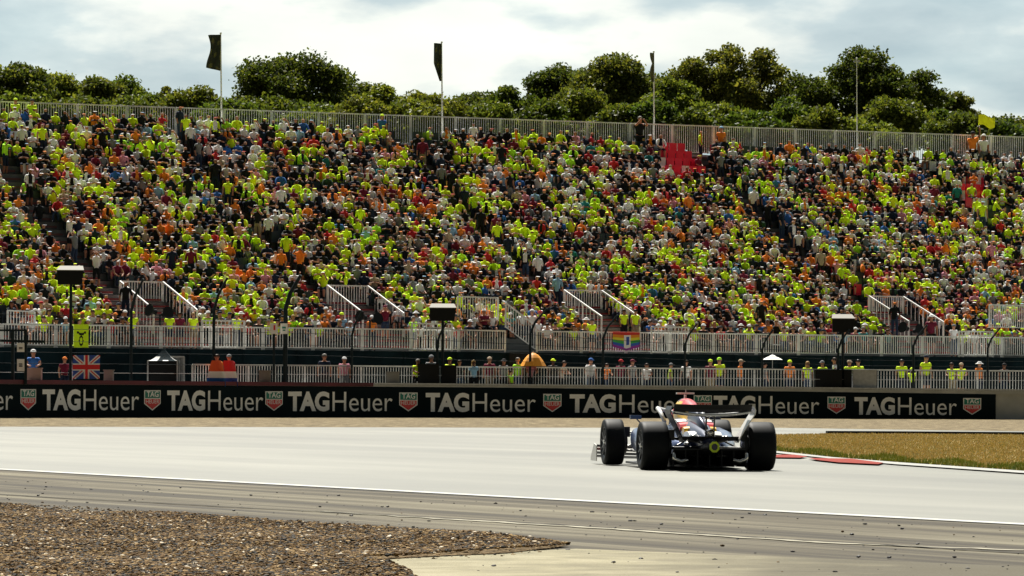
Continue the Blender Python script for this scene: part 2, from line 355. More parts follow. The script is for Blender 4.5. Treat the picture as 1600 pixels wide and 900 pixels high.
# grass infield at the right
grass_poly = [(1180, 684), (1211, 681.5), (1300, 680), (1450, 680.5), (1600, 682), (2300, 690), (2300, 778), (1600, 738), (1400, 724), (1300, 716), (1211, 706), (1180, 700)]
sheet('grass_field', grass_poly, grassbase_m, .016)
gg = [(G(x, y).x, G(x, y).y) for x, y in grass_poly]
def tufts(name, n, mats, pfun, h0, h1):
    V = []; Fc = []; M = []; k = 0
    ymin = min(p[1] for p in gg); ymax = max(p[1] for p in gg)
    while k < n:
        y = ymin + (ymax - ymin) * rng.random() ** 1.5; x = rng.uniform(4, 19)
        if not inpoly(x, y, gg): continue
        px, py = proj((x, y, gz(y)))
        if px > 1640: continue
        edge = np.interp(px, [1180, 1211, 1300, 1400, 1600, 2300], [700, 706, 716, 724, 738, 778]) - py
        m = 1 if edge < 5 + 3 * math.sin(px * .06) and rng.random() < .75 else (0 if rng.random() < .8 else 2)
        h = rng.uniform(h0, h1) * (1.5 if m == 1 else 1); a = rng.uniform(0, 6.28); wd = .02
        b = np.array([x, y, gz(y) + .014]); dx = np.array([math.cos(a), math.sin(a), 0]) * wd
        lean = np.array([rng.normal() * .02, rng.normal() * .02, h])
        V += [b - dx, b + dx, b + lean]; Fc.append((3 * k, 3 * k + 1, 3 * k + 2)); M.append(m); k += 1
    me = bpy.data.meshes.new(name); me.from_pydata([tuple(v) for v in V], [], Fc)
    for m in mats: me.materials.append(m)
    me.polygons.foreach_set('material_index', M); me.update(); return link(bpy.data.objects.new(name, me))
gm = [mat('straw', (.56, .43, .19), .9), mat('grass_green', (.20, .24, .03), .8), mat('grass_olive', (.34, .32, .10), .9)]
tag(tufts('grass', 60000, gm, None, .025, .07), 'dry straw coloured grass with a green fringe along the track edge', 'grass', kind='stuff')
# kerb pieces and the white edge at the infield
def kerb_poly(name, pts, m, dz): 
    o = sheet(name, pts, m, dz); return o
kerb_poly('kerb_white_edge', [(1205, 709), (1300, 719), (1400, 728), (1600, 742), (2300, 784), (2300, 779), (1600, 738.5), (1400, 724.5), (1300, 716.5), (1205, 706)], kerb_white, .028)
kerb_poly('kerb_red_edge', [(1212, 713.5), (1212, 717.5), (1250, 718), (1262, 716.2), (1240, 713)], kerb_red, .034)
kerb_poly('kerb_red_long', [(1262, 718.5), (1275, 721.5), (1310, 725.5), (1372, 728.5), (1380, 726.2), (1330, 719.6)], kerb_red, .034)
# low black edge beyond the infield
mb = MB()
prev = None
for px in range(1292, 2301, 36):
    y = np.interp(px, [1292, 1400, 1600, 2300], [678.5, 679, 680.5, 688]); p = G(px, y)
    if prev is not None: mb.beam(prev + Vector((0, 0, .04)), p + Vector((0, 0, .04)), .30, .10)
    prev = p
o = mb.build('kerb_black', black_m); tag(o, kind='structure')

# ================================================================== BARRIER WITH ADVERTISING
def capz(px): return float(np.interp(px, [0, 800, 1600], [1.36, 1.30, 1.20]))
def panz(px): return float(np.interp(px, [0, 800, 1600], [1.20, 1.15, .98]))
bar = empty('trackside_barrier', Bp(800, 0, 0), 0, 'long low black advertising barrier along the gravel, repeating a white two-word name', 'barrier')
def lp(v, root): return v - root.location
def wall_strip(name, px0, px1, z0f, z1f, off0, off1, m, root, step=25):
    vs = []; fs = []; n = 0; px = px0
    xs = list(np.arange(px0, px1, step)) + [px1]
    for px in xs:
        for z, of in ((z0f(px), off0), (z1f(px), off0), (z1f(px), off1), (z0f(px), off1)): vs.append(lp(Bp(px, z, of), root))
    for i in range(len(xs) - 1):
        for k in range(4): fs.append((4 * i + k, 4 * i + (k + 1) % 4, 4 * i + 4 + (k + 1) % 4, 4 * i + 4 + k))
    fs.append((3, 2, 1, 0)); b = 4 * (len(xs) - 1); fs.append((b, b + 1, b + 2, b + 3))
    return mesh_obj(name, vs, fs, m, root)
gb = lambda px: gz(Db(px)) - .08
wall_strip('concrete_wall', -700, 2300, gb, lambda p: capz(p) - .07, .10, .45, concrete, bar)
wall_strip('banner', -700, 1556, gb, panz, .0, .08, banner_m, bar)
wall_strip('banner_backing', -700, 2300, lambda p: panz(p) + .004, lambda p: capz(p) - .075, .02, .09, concrete, bar)
wall_strip('maroon_rail', -700, 583, lambda p: panz(p) + .01, capz, -.01, .42, maroon, bar)
wall_strip('grey_rail', 585, 2300, lambda p: capz(p) - .065, capz, .0, .46, grey_metal, bar)
# text outlines from Blender's built-in font
def text_mesh(body, bold=0.0):
    cu = bpy.data.curves.new('t', 'FONT'); cu.body = body; cu.size = 1; cu.offset = bold; cu.resolution_u = 4
    ob = bpy.data.objects.new('t', cu); COL.objects.link(ob); dg = bpy.context.evaluated_depsgraph_get(); dg.update()
    me = bpy.data.meshes.new_from_object(ob.evaluated_get(dg))
    V = np.array([v.co[:] for v in me.vertices]); Fa = [tuple(p.vertices) for p in me.polygons]
    bpy.data.objects.remove(ob); bpy.data.curves.remove(cu); bpy.data.meshes.remove(me)
    V[:, 0] -= V[:, 0].min(); V[:, 0] /= V[:, 0].max()
    return V, Fa
V0, F0 = text_mesh('H'); CAPH = V0[:, 1].max()
TAG = text_mesh('TAG', .045); HEU = text_mesh('Heuer', -.002); SH1 = text_mesh('TAG', .02); SH2 = text_mesh('HEUER', .0)
def put_text(mb, T, pa, pb, z0, h, m=0, off=-.012):
    V, Fa = T; x0 = V[:, 1].min() if T is TAG or T is SH1 else 0
    ymax = CAPH + (.045 if T is TAG else .02 if T is SH1 else 0); ymin = -(ymax - CAPH)
    vs = [lp(Bp(pa + (pb - pa) * v[0], z0 + h * (v[1] - ymin) / (ymax - ymin), off), bar) for v in V]
    mb.add(vs, Fa, m)
words = [(66, 217), (261, 411), (450, 613), (665, 837), (890, 1072), (1115, 1280), (1335, 1495), (-130, 20), (-330, -178)]
for a, b in words:
    mb = MB(); z0 = .275 - .00011 * a; h = .755 - .00003 * a; w_ = b - a
    put_text(mb, TAG, a, a + w_ * .395, z0, h); put_text(mb, HEU, a + w_ * .425, b, z0, h)
    mb.build('wordmark', letter_w, bar)
for c in (44, 238, 428, 638, 863, 1098, 1307, 1519, -152):
    hw = np.interp(c, [0, 638, 1519], [12, 14.3, 14]); mb = MB()
    zt = np.interp(c, [0, 1519], [1.03, .83]); zb = np.interp(c, [0, 1519], [.27, .14]); zm = zt - (zt - zb) * .40; zs = zt - (zt - zb) * .66
    def q(pts, m, off): mb.add([lp(Bp(c + x * hw, z, off), bar) for x, z in pts], [tuple(range(len(pts)))], m)
    q([(-1, zs), (0, zb), (1, zs), (1, zt), (-1, zt)], 0, -.006)
    q([(-.9, zm + .01), (.9, zm + .01), (.9, zt - .035), (-.9, zt - .035)], 1, -.012)
    q([(-.9, zs + .02), (0, zb + .05), (.9, zs + .02), (.9, zm - .02), (-.9, zm - .02)], 2, -.012)
    hgt = zt - zb
    put_text(mb, SH1, c - hw * .72, c + hw * .72, zm + .055, hgt * .27, 0, -.018)
    put_text(mb, SH2, c - hw * .80, c + hw * .80, zs + .01, hgt * .19, 0, -.018)
    mb.build('shield_emblem', [letter_w, logo_green, logo_red], bar)

# ================================================================== THE GRANDSTAND
TH = math.atan2(183.3 - 157.1, 22.2 + 19.05)
cs, sn = math.cos(TH), math.sin(TH); OX, OY = -19.05, 157.1
def S(s, t, z): return Vector((OX + s * cs - t * sn, OY + s * sn + t * cs, z))
def s_at(px, t, py=400):
    u, _ = ray(px, py); return (u * (OY + t * cs) - OX + t * sn) / (cs - u * sn)
WZ = 2.55; T0 = 1.45; RUN = .555; RISE = .31; NR = 30
def fz_(x): return .42 * x + .0085 * x * x * (1 if x > 0 else 0)
def rz(k): return WZ + .12 + fz_(RUN * k)
def tz(t): return WZ + .12 + fz_(t - T0 + .0)
SMIN, SMAX = -9.0, 74.0
# staircases: left rail s positions (rail foot column px in the photo)
ST_T0, ST_T1 = 2.45, 5.3
stairs_px = [240, 567, 940, 1420]
stairs = [s_at(p, ST_T0, 500) for p in stairs_px]
SW = 1.9; AW = .95
stairs_all = [stairs[0] - 8.3] + stairs + [stairs[3] + 12.5]
stand = empty('grandstand', S(28, 0, 0), 0, 'huge sloping grandstand of dark terraces and folding seats filled by the crowd', 'grandstand')
def sp(v): return v - stand.location
# terrace steps
vs = []; fs = []
prof = [(-.0, .0)]
prof = [(-.15, WZ - 1.7), (-.15, WZ), (T0 - .35, WZ)]
for k in range(NR):
    t = T0 - .35 + RUN * k; prof += [(t, rz(k)), (t + RUN, rz(k))]
prof = [(t, z) for t, z in prof] + [(T0 - .35 + RUN * NR + 1.0, rz(NR - 1)), (T0 - .35 + RUN * NR + 1.0, rz(NR - 1) - .4), (1.5, WZ - .5), (1.5, WZ - 1.7)]
n = len(prof)
for s in (SMIN, SMAX): vs += [sp(S(s, t, z)) for t, z in prof]
for i in range(n): fs.append((i, (i + 1) % n, n + (i + 1) % n, n + i))
fs += [tuple(range(n - 1, -1, -1)), tuple(range(n, 2 * n))]
mesh_obj('terrace', vs, fs, tread_m, stand)
TB = T0 - .35 + RUN * NR + 1.0
# dark screen below the walkway, in two lengths either side of the tunnel
tun0, tun1 = s_at(792, 0, 540), s_at(836, 0, 540)
for a, b in ((SMIN, tun0), (tun1, SMAX)):
    mb = MB()
    mb.add([sp(S(a, -.20, .55)), sp(S(b, -.20, .55)), sp(S(b, -.20, WZ + .01)), sp(S(a, -.20, WZ + .01)), sp(S(a, -.16, .55)), sp(S(b, -.16, .55)), sp(S(b, -.16, WZ + .01)), sp(S(a, -.16, WZ + .01))],
           [(0, 1, 2, 3), (7, 6, 5, 4), (3, 2, 6, 7), (0, 4, 5, 1), (0, 3, 7, 4), (1, 5, 6, 2)])
    k = a
    while k < b:
        mb.beam(sp(S(k, -.23, .55)), sp(S(k, -.23, WZ)), .09, .05); k += 2.4
    mb.build('fascia_screen', dark_green, stand)
mb = MB(); mb.box((0, 0, 0), (.01, .01, .01)); mb = MB()
a, b = tun0, tun1
mb.add([sp(S(a, -.21, .6)), sp(S(b, -.21, .6)), sp(S(b, -.21, WZ + .02)), sp(S(a, -.21, WZ + .02)), sp(S(a, -.19, .6)), sp(S(b, -.19, .6)), sp(S(b, -.19, WZ + .02)), sp(S(a, -.19, WZ + .02))], [(0, 1, 2, 3), (7, 6, 5, 4), (3, 2, 6, 7), (0, 3, 7, 4), (1, 5, 6, 2)])
mb.build('tunnel_mouth', black_m, stand)  # flat black panel; the opening's darkness is put into its colour
# rear frame
for s in np.arange(SMIN + 1, SMAX, 6.0):
    mb = MB()
    for t in (TB - .2, TB - 6, TB - 11):
        mb.beam(sp(S(s, t, -.05)), sp(S(s, t, tz(t) - .9)), .16)
    mb.beam(sp(S(s, TB - 11, .3)), sp(S(s, TB - .2, tz(TB) - 1.6)), .1)
    mb.build('support_frame', grey_metal, stand)

# aisle steps and the pale stair blocks inside the railings
def half_steps(mb, s0, s1, t0, t1, lift=.01, m0=0):
    t = t0; k = 0; tr = RUN / 2
    while t < t1 - 1e-3:
        z = tz(t + .35) + lift - .08
        mb.add([sp(S(s0, t, z - .4)), sp(S(s1, t, z - .4)), sp(S(s1, t, z)), sp(S(s0, t, z)), sp(S(s1, t + tr + .01, z)), sp(S(s0, t + tr + .01, z)), sp(S(s0, t + tr + .01, z - .4)), sp(S(s1, t + tr + .01, z - .4))],
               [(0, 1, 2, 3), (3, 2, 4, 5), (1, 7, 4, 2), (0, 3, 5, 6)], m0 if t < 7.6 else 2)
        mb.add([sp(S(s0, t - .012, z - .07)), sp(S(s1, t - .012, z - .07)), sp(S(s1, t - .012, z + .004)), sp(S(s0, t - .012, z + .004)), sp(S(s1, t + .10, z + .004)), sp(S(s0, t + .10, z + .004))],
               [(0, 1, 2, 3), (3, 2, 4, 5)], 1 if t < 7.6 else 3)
        t += tr
for s in stairs_all:
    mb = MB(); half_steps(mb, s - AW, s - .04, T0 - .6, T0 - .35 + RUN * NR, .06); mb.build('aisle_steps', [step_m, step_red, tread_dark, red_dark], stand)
    mb = MB(); half_steps(mb, s + .04, s + SW - .04, T0 - .6, ST_T1, .06); mb.build('stair_flight', [step_m, step_red], stand)

# white barred fences
def bars(mb, a, b, h, gap=.115, bw=.030, low=.10, slope_up=None):
    """one bay of fence between floor points a and b (already local)"""
    a = Vector(a); b = Vector(b); U = Vector((0, 0, 1)); d = b - a; n = max(2, int(Vector((d.x, d.y, 0)).length / gap))
    mb.beam(a + U * h, b + U * h, .055, .055); mb.beam(a + U * low, b + U * low, .04, .04)
    for i in range(1, n):
        p = a + d * i / n; mb.beam(p + U * (low + .01), p + U * (h - .01), bw, bw * .7, up=Vector((0, 1, 0)))
    mb.beam(a, a + U * h, .075, .075, up=Vector((0, 1, 0))); mb.beam(b, b + U * h, .075, .075, up=Vector((0, 1, 0)))
def run_fence(name, label, cat, group, fn, a, b, h, bay, gap=.115, mt=None, bw=.03, skip=()):
    root = empty(name, fn((a + b) / 2), 0, label, cat, group)
    n = max(1, round((b - a) / bay)); ed = [a + (b - a) * i / n for i in range(n + 1)]
    for i in range(n):
        if any(x0 < (ed[i] + ed[i + 1]) / 2 < x1 for x0, x1 in skip): continue
        g = .035
        mb = MB(); bars(mb, fn(ed[i] + g) - root.location, fn(ed[i + 1] - g) - root.location, h, gap, bw); mb.build('fence_panel', mt or white_metal, root)
    return root
FT = TB - .12
ftop = lambda s: 13.02 + .0089 * (s - 8.5)
run_fence('safety_fence', 'long white barred fence along the very top of the stand, trees behind it', 'fence', 'white barred fences', lambda s: S(s, FT, ftop(s) - 1.35), SMIN + .2, SMAX - .2, 1.35, 2.35)
mb = MB(); mb.beam(sp(S(SMIN, FT, 11.55)), sp(S(SMAX, FT, 11.85)), .10, .5); mb.build('kick_board', grey_metal, stand)
run_fence('safety_fence', 'white barred fence edging the walkway left of the tunnel', 'fence', 'white barred fences', lambda s: S(s, 0, WZ + .01), SMIN + .2, tun0 - .05, .86, 2.15)
run_fence('safety_fence', 'white barred fence edging the walkway right of the tunnel', 'fence', 'white barred fences', lambda s: S(s, 0, WZ + .01), tun1 + .05, SMAX - .2, .86, 2.15)
ordn = ['first', 'second', 'third', 'fourth', 'fifth', 'sixth', 'seventh', 'eighth', 'ninth', 'tenth']
sel = {1: 'beside the dark tent, leftmost of the full ones', 2: 'above the two small white signs', 3: 'behind the orange umbrella end of the stand', 4: 'farthest right before the frame edge'}
for i, s in enumerate(stairs_all):
    vis = 1 <= i <= 4
    if not vis: continue
    root = empty('stair_railing', S(s, ST_T0, WZ), 0, ['white railing enclosing the stairs above the dark tent', 'white railing enclosing the stairs right of the two small white signs', 'white railing enclosing the stairs above the rainbow flag', 'white railing enclosing the stairs at the far right of the stand'][i - 1], 'railing', 'white stair railings')
    for nm, ss in (('side_rail', s), ('side_rail', s + SW)):
        mb = MB(); bars(mb, S(ss, ST_T0, tz(ST_T0)) - root.location, S(ss, ST_T1, tz(ST_T1) - .18) - root.location, 1.0, .26, .026, low=-.15)
        m_ = (ST_T0 + ST_T1) / 2; mb.beam(S(ss, m_, tz(m_) - .2) - root.location, S(ss, m_, tz(m_) + .88) - root.location, .06, .06, up=Vector((0, 1, 0)))
        mb.build(nm, white_metal, root)
    mb = MB(); bars(mb, S(s + .04, ST_T1, tz(ST_T1) - .18) - root.location, S(s + SW - .04, ST_T1, tz(ST_T1) - .18) - root.location, 1.0, .12, .032, low=-.3); mb.build('back_rail', white_metal, root)
    # tall gate frame in front
    r2_ = empty('gate', S(s + 1.6, -.06, WZ), 0, ['tall white barred gate in the walkway fence above the dark tent', 'tall white barred gate in the walkway fence under the person in maroon', 'tall white barred gate beside the rainbow flag', 'tall white barred gate in the walkway fence at the far right'][i - 1], 'gate', 'tall white gates')
    mb = MB(); bars(mb, S(s + .75, -.1, WZ + .01) - r2_.location, S(s + 2.6, -.1, WZ + .01) - r2_.location, 1.10, .16, .03, low=.06)
    mb.beam(S(s + .75, -.1, WZ + .95) - r2_.location, S(s + 2.6, -.1, WZ + .95) - r2_.location, .035); mb.build('gate_panel', white_metal, r2_)
# inner rails round the tunnel stairwell
for (x0, y0, x1, y1, t, lab, hh) in ((715, 500, 778, 502, 2.6, 'short white rail behind the tunnel, above the black light box', .95), (790, 512, 838, 548, 1.6, 'white rail sloping along the right side of the tunnel stair', 1.0), (12, 508, 54, 510, .9, 'short raised white rail at the left end of the walkway', .55), (1546, 512, 1640, 514, 1.4, 'white rail among seats at the right end of the lower rows', 1.0)):
    D0 = S(s_at(x0, t), t, 0).y; D1 = S(s_at(x1, t), t, 0).y
    a = at(x0, y0, D0); b = at(x1, y1, D1)
    root = empty('guard_rail', a, 0, lab, 'railing', 'short white guard rails')
    mb = MB(); bars(mb, Vector((0, 0, 0)), b - a, hh, .12, .032, low=.03); mb.build('rail_panel', white_metal, root)

# seats (part of the stand, one mesh per row)
def in_stair(s, t, pad=.12):
    for q in stairs_all:
        if q - AW - pad < s < q + .02: return True
        if t < ST_T1 + .15 and q - .1 < s < q + SW + pad: return True
    if tun0 - .1 < s < tun1 + 1.0 and t < 2.4: return True
    return False
RED = [(1030, 1120, 200, 275), (1325, 1345, 405, 460), (1500, 1545, 275, 345), (1195, 1215, 330, 360), (1300, 1318, 380, 420)]
EMPTYR = [(1040, 1112, 203, 268), (606, 690, 196, 224), (1500, 1535, 285, 320), (1545, 1585, 318, 350), (955, 985, 196, 226), (420, 440, 352, 372), (650, 680, 452, 480), (1335, 1350, 425, 452)]
seats = []          # (row, s, occupied)
for k in range(NR):
    t = T0 + RUN * k; mb = MB(); s = SMIN + .5; mb.beam(sp(S(SMIN, t - .02, rz(k) + .012)), sp(S(SMAX, t - .02, rz(k) + .012)), .12, .05)
    while s < SMAX - .5:
        s += .46
        if in_stair(s, t): continue
        P = S(s, t, rz(k)); px, py = proj(P + Vector((0, 0, .7)))
        vis = -25 < px < 1625
        col = 0; r_ = random.random()
        for x0, x1, y0, y1 in RED:
            if x0 < px < x1 and y0 < py < y1: col = 1
        if col == 0 and r_ < .012: col = 2
        if col == 1 and random.random() < .2: col = 2
        occ = random.random() < (.93 if k > 0 else .88) and col != 2
        for x0, x1, y0, y1 in EMPTYR:
            if x0 < px < x1 and y0 < py < y1 and random.random() < .80: occ = False
        if px < -25 or px > 1625:
            occ = occ and (k % 1 == 0) and -200 < px < 1800
        if -200 < px < 1850:
            c = P + Vector((sn * .0, 0, .40)); rot = Matrix.Rotation(TH, 3, 'Z')
            mb.box(sp(S(s, t + .02, rz(k) + .34)), (.40, .36, .045), col, rot)
            mb.box(sp(S(s, t + .20, rz(k) + .58)), (.40, .04, .44), col, rot)
            mb.box(sp(S(s, t + .02, rz(k) + .16)), (.06, .22, .32), 0, rot)
        if -200 < px < 1800: seats.append((k, s, occ, px, py))
    mb.build('seat_row', [seat_dark, seat_red, seat_white], stand)

# ================================================================== PEOPLE
def pose(kind):
    """joints: name -> (co, radius); forward is -Y, left is +X"""
    J = {}
    if kind.startswith('sit'):
        lean = {'sit_lap': 0, 'sit_lean': -.13, 'sit_face': -.03, 'sit_cross': .02}[kind]
        J = dict(pelvis=((0, .02, .50), .155), spine=((0, .04 + lean * .3, .70), .15), chest=((0, .03 + lean * .8, .90), .165), nb=((0, .0 + lean, 1.05), .075), neck=((0, -.015 + lean * 1.1, 1.10), .058),
                 h1=((0, -.03 + lean * 1.15, 1.19), .092), h2=((0, -.025 + lean * 1.15, 1.285), .088))
        for sg, n in ((1, 'l'), (-1, 'r')):
            J['sh' + n] = ((.185 * sg, .015 + lean * .9, 1.00), .072)
            if kind == 'sit_lap': el, wr, ha = (.25, -.05, .76), (.13, -.27, .64), (.08, -.35, .62)
            elif kind == 'sit_lean': el, wr, ha = (.24, -.30, .72), (.12, -.46, .60), (.05, -.50, .58)
            elif kind == 'sit_face': el, wr, ha = (.24, -.20, .86), (.12, -.22, 1.10), (.06, -.17, 1.19)
            else: el, wr, ha = (.26, -.08, .78), (.06, -.20, .82), (-.06, -.19, .84)
            if kind == 'sit_face' and n == 'r': el, wr, ha = (.25, -.05, .76), (.13, -.27, .64), (.08, -.35, .62)
            J['el' + n] = ((el[0] * sg, el[1], el[2]), .048); J['wr' + n] = ((wr[0] * sg, wr[1], wr[2]), .034); J['ha' + n] = ((ha[0] * sg, ha[1], ha[2]), .042)
            J['hi' + n] = ((.10 * sg, -.04, .49), .10); J['kn' + n] = ((.13 * sg, -.44, .50), .072); J['an' + n] = ((.13 * sg, -.43, .10), .046); J['to' + n] = ((.14 * sg, -.56, .045), .042)
    else:
        lean = {'stand': 0, 'stand_up': 0, 'stand_rail': -.16, 'stand_wave': 0}[kind]
        J = dict(pelvis=((0, .02, .93), .145), spine=((0, .03 + lean * .4, 1.13), .14), chest=((0, .02 + lean * .8, 1.33), .16), nb=((0, .01 + lean, 1.48), .072), neck=((0, -.005 + lean * 1.1, 1.53), .056),
                 h1=((0, -.02 + lean * 1.2, 1.62), .092), h2=((0, -.015 + lean * 1.2, 1.715), .088))
        for sg, n in ((1, 'l'), (-1, 'r')):
            J['sh' + n] = ((.185 * sg, .01 + lean * .9, 1.43), .07)
            if kind == 'stand': el, wr, ha = (.25, .03, 1.17), (.25, -.06, .94), (.25, -.09, .86)
            elif kind == 'stand_up': el, wr, ha = (.26, -.20, 1.38), (.10, -.28, 1.58), (.05, -.27, 1.66)
            elif kind == 'stand_wave': el, wr, ha = (.30, -.06, 1.62), (.30, -.08, 1.87), (.28, -.09, 1.95)
            else: el, wr, ha = (.26, -.28, 1.22), (.14, -.46, 1.16), (.08, -.50, 1.17)
            if kind == 'stand_wave' and n == 'r': el, wr, ha = (.25, .03, 1.17), (.25, -.06, .94), (.25, -.09, .86)
            J['el' + n] = ((el[0] * sg, el[1], el[2]), .047); J['wr' + n] = ((wr[0] * sg, wr[1], wr[2]), .033); J['ha' + n] = ((ha[0] * sg, ha[1], ha[2]), .042)
            J['hi' + n] = ((.095 * sg, .01, .88), .10); J['kn' + n] = ((.11 * sg, -.02, .49), .068); J['an' + n] = ((.12 * sg, .02, .09), .046); J['to' + n] = ((.14 * sg, -.12, .04), .040)
    return J
EDG = [('pelvis', 'spine'), ('spine', 'chest'), ('chest', 'nb'), ('nb', 'neck'), ('neck', 'h1'), ('h1', 'h2')]
for n_ in 'lr': EDG += [('chest', 'sh' + n_), ('sh' + n_, 'el' + n_), ('el' + n_, 'wr' + n_), ('wr' + n_, 'ha' + n_), ('pelvis', 'hi' + n_), ('hi' + n_, 'kn' + n_), ('kn' + n_, 'an' + n_), ('an' + n_, 'to' + n_)]
def skin(J, edges, root, k=1.0, add=0.0, levels=1):
    names = []; 
    for a, b in edges:
        for q in (a, b):
            if q not in names: names.append(q)
    me = bpy.data.meshes.new('s'); me.from_pydata([J[n][0] for n in names], [(names.index(a), names.index(b)) for a, b in edges], [])
    ob = bpy.data.objects.new('s', me); COL.objects.link(ob)
    md = ob.modifiers.new('k', 'SKIN'); md.use_smooth_shade = True; md.branch_smoothing = .4
    sv_ = me.skin_vertices[0].data
    for i, n in enumerate(names):
        r_ = J[n][1] * k + add; sv_[i].radius = (r_, r_ * (.78 if n in ('chest', 'spine', 'pelvis') else 1)); sv_[i].use_root = (n == root)
    ss = ob.modifiers.new('b', 'SUBSURF'); ss.levels = levels; ss.render_levels = levels
    dg = bpy.context.evaluated_depsgraph_get(); dg.update(); m2 = bpy.data.meshes.new_from_object(ob.evaluated_get(dg))
    bpy.data.objects.remove(ob); bpy.data.meshes.remove(me)
    V = np.array([v.co[:] for v in m2.vertices]); Fa = [tuple(p.vertices) for p in m2.polygons]; bpy.data.meshes.remove(m2)
    return V, Fa
def sphere_pts(c, r, n=8, m=6, zmin=-1):
    vs = []; fs = []
    for j in range(m + 1):
        ph = math.asin(zmin) + (math.pi / 2 - math.asin(zmin)) * j / m
        for i in range(n):
            a = 2 * math.pi * i / n; vs.append((c[0] + r[0] * math.cos(ph) * math.cos(a), c[1] + r[1] * math.cos(ph) * math.sin(a), c[2] + r[2] * math.sin(ph)))
    for j in range(m):
        for i in range(n): fs.append((j * n + i, j * n + (i + 1) % n, (j + 1) * n + (i + 1) % n, (j + 1) * n + i))
    return vs, fs
POSES = ['sit_lap', 'sit_lean', 'sit_face', 'sit_cross', 'stand', 'stand_up', 'stand_rail', 'stand_wave']
dark_eye = mat('eye_dark', (.02, .015, .012), .4); lip_m = mat('lip', (.35, .10, .08), .5)
LIB = {}
def mk(name, vs, fs, nm=1, mi=None):
    me = bpy.data.meshes.new(name); me.from_pydata([tuple(v) for v in vs], [], fs)
    for _ in range(nm): me.materials.append(None)
    if mi is not None: me.polygons.foreach_set('material_index', mi)
    me.polygons.foreach_set('use_smooth', [True] * len(me.polygons)); me.update(); return me
for kd in POSES:
    J = pose(kd); V, Fa = skin(J, EDG, 'pelvis')
    hc = Vector(J['h1'][0]) * .5 + Vector(J['h2'][0]) * .5
    mb = MB(); mb.add(V, Fa, 0)
    v, f = sphere_pts(hc + Vector((0, -.098, -.025)), (.014, .022, .024), 6, 4); mb.add(v, f, 0)
    for sg in (-1, 1):
        v, f = sphere_pts(hc + Vector((.033 * sg, -.086, .008)), (.013, .008, .009), 6, 3); mb.add(v, f, 1)
        v, f = sphere_pts(hc + Vector((.092 * sg, .0, -.01)), (.012, .024, .032), 6, 3); mb.add(v, f, 0)
    v, f = sphere_pts(hc + Vector((0, -.086, -.062)), (.024, .008, .007), 6, 3); mb.add(v, f, 2)
    body = mk('body', mb.v, mb.f, 3, mb.m); body.materials[1] = dark_eye; body.materials[2] = lip_m
    J2 = dict(J)
    for n in 'lr':
        a, b = Vector(J['sh' + n][0]), Vector(J['el' + n][0]); J2['mid' + n] = (tuple(a * .35 + b * .65), .062); J2['sh' + n] = (J['sh' + n][0], .080)
        a, b = Vector(J['hi' + n][0]), Vector(J['kn' + n][0]); J2['th' + n] = (tuple(a * .15 + b * .85), .088)
    J2['top'] = (tuple(Vector(J['nb'][0]) + Vector((0, 0, -.03))), .085); J2['hem'] = (tuple(Vector(J['pelvis'][0]) + Vector((0, 0, -.02))), .165)
    sE = [('hem', 'spine'), ('spine', 'chest'), ('chest', 'top')] + [e for n in 'lr' for e in (('chest', 'sh' + n), ('sh' + n, 'mid' + n))]
    Vs, Fs = skin(J2, sE, 'chest', 1.06, .014)
    pE = [e for n in 'lr' for e in (('pelvis', 'hi' + n), ('hi' + n, 'th' + n))]
    Vp, Fp = skin(J2, pE, 'pelvis', 1.04, .012)
    tE = [e for n in 'lr' for e in (('pelvis', 'hi' + n), ('hi' + n, 'kn' + n), ('kn' + n, 'an' + n))]
    Vt, Ft = skin(J2, tE, 'pelvis', 1.04, .014)
    shoes = []
    for n in 'lr':
        sh = MB(); t_ = Vector(J['to' + n][0]); v, f = sphere_pts(t_ + Vector((0, .05, .0)), (.052, .14, .055), 8, 4); sh.add(v, f, 0); shoes.append(mk('shoe', sh.v, sh.f))
    # headwear, placed on this pose's head
    H = {}
    c = hc
    v, f = sphere_pts(c + Vector((0, .004, .018)), (.108, .116, .105), 10, 5, .0); v2 = [(c.x + x, c.y + y, c.z + z) for x, y, z in ((-.08, -.09, .024), (.08, -.09, .024), (.06, -.195, .012), (-.06, -.195, .012), (-.08, -.09, .036), (.08, -.09, .036), (.06, -.195, .022), (-.06, -.195, .022))]
    m = MB(); m.add(v, f); m.add(v2, [(0, 1, 2, 3), (7, 6, 5, 4), (3, 2, 6, 7), (0, 3, 7, 4), (1, 5, 6, 2)]); H['cap'] = mk('cap', m.v, m.f)
    m = MB(); v, f = sphere_pts(c + Vector((0, 0, .018)), (.108, .114, .10), 12, 4, .0); m.add(v, f)
    ring = [(c.x + r_ * math.cos(a), c.y + r_ * 1.05 * math.sin(a), c.z + z) for r_, z in ((.105, .035), (.185, .0), (.185, -.012), (.10, .015)) for a in np.linspace(0, 2 * math.pi, 12, endpoint=False)]
    m.add(ring, [(j * 12 + i, j * 12 + (i + 1) % 12, (j + 1) * 12 + (i + 1) % 12, (j + 1) * 12 + i) for j in range(3) for i in range(12)]); H['sun_hat'] = mk('sun_hat', m.v, m.f)
    m = MB(); v, f = sphere_pts(c + Vector((0, .016, .02)), (.103, .108, .098), 10, 6, -.45); m.add([(x, max(y, c.y - .074 + max(0, (c.z + .06 - z)) * 1.6), z) for x, y, z in v], f); H['short_hair'] = mk('hair', m.v, m.f)
    m2_ = MB(); m2_.add([(x, max(y, c.y - .074 + max(0, (c.z + .06 - z)) * 1.6), z) for x, y, z in v], f)
    v, f = sphere_pts(c + Vector((0, .06, -.09)), (.105, .07, .17), 10, 6); m2_.add(v, f); H['long_hair'] = mk('hair', m2_.v, m2_.f)
    # far crowd version: clothed body with colour regions
    Jc = {k_: (v_[0], v_[1] * (1.06 if k_ in ('pelvis', 'spine', 'chest', 'shl', 'shr', 'ell', 'elr', 'hil', 'hir', 'knl', 'knr') else 1.02)) for k_, v_ in J.items()}
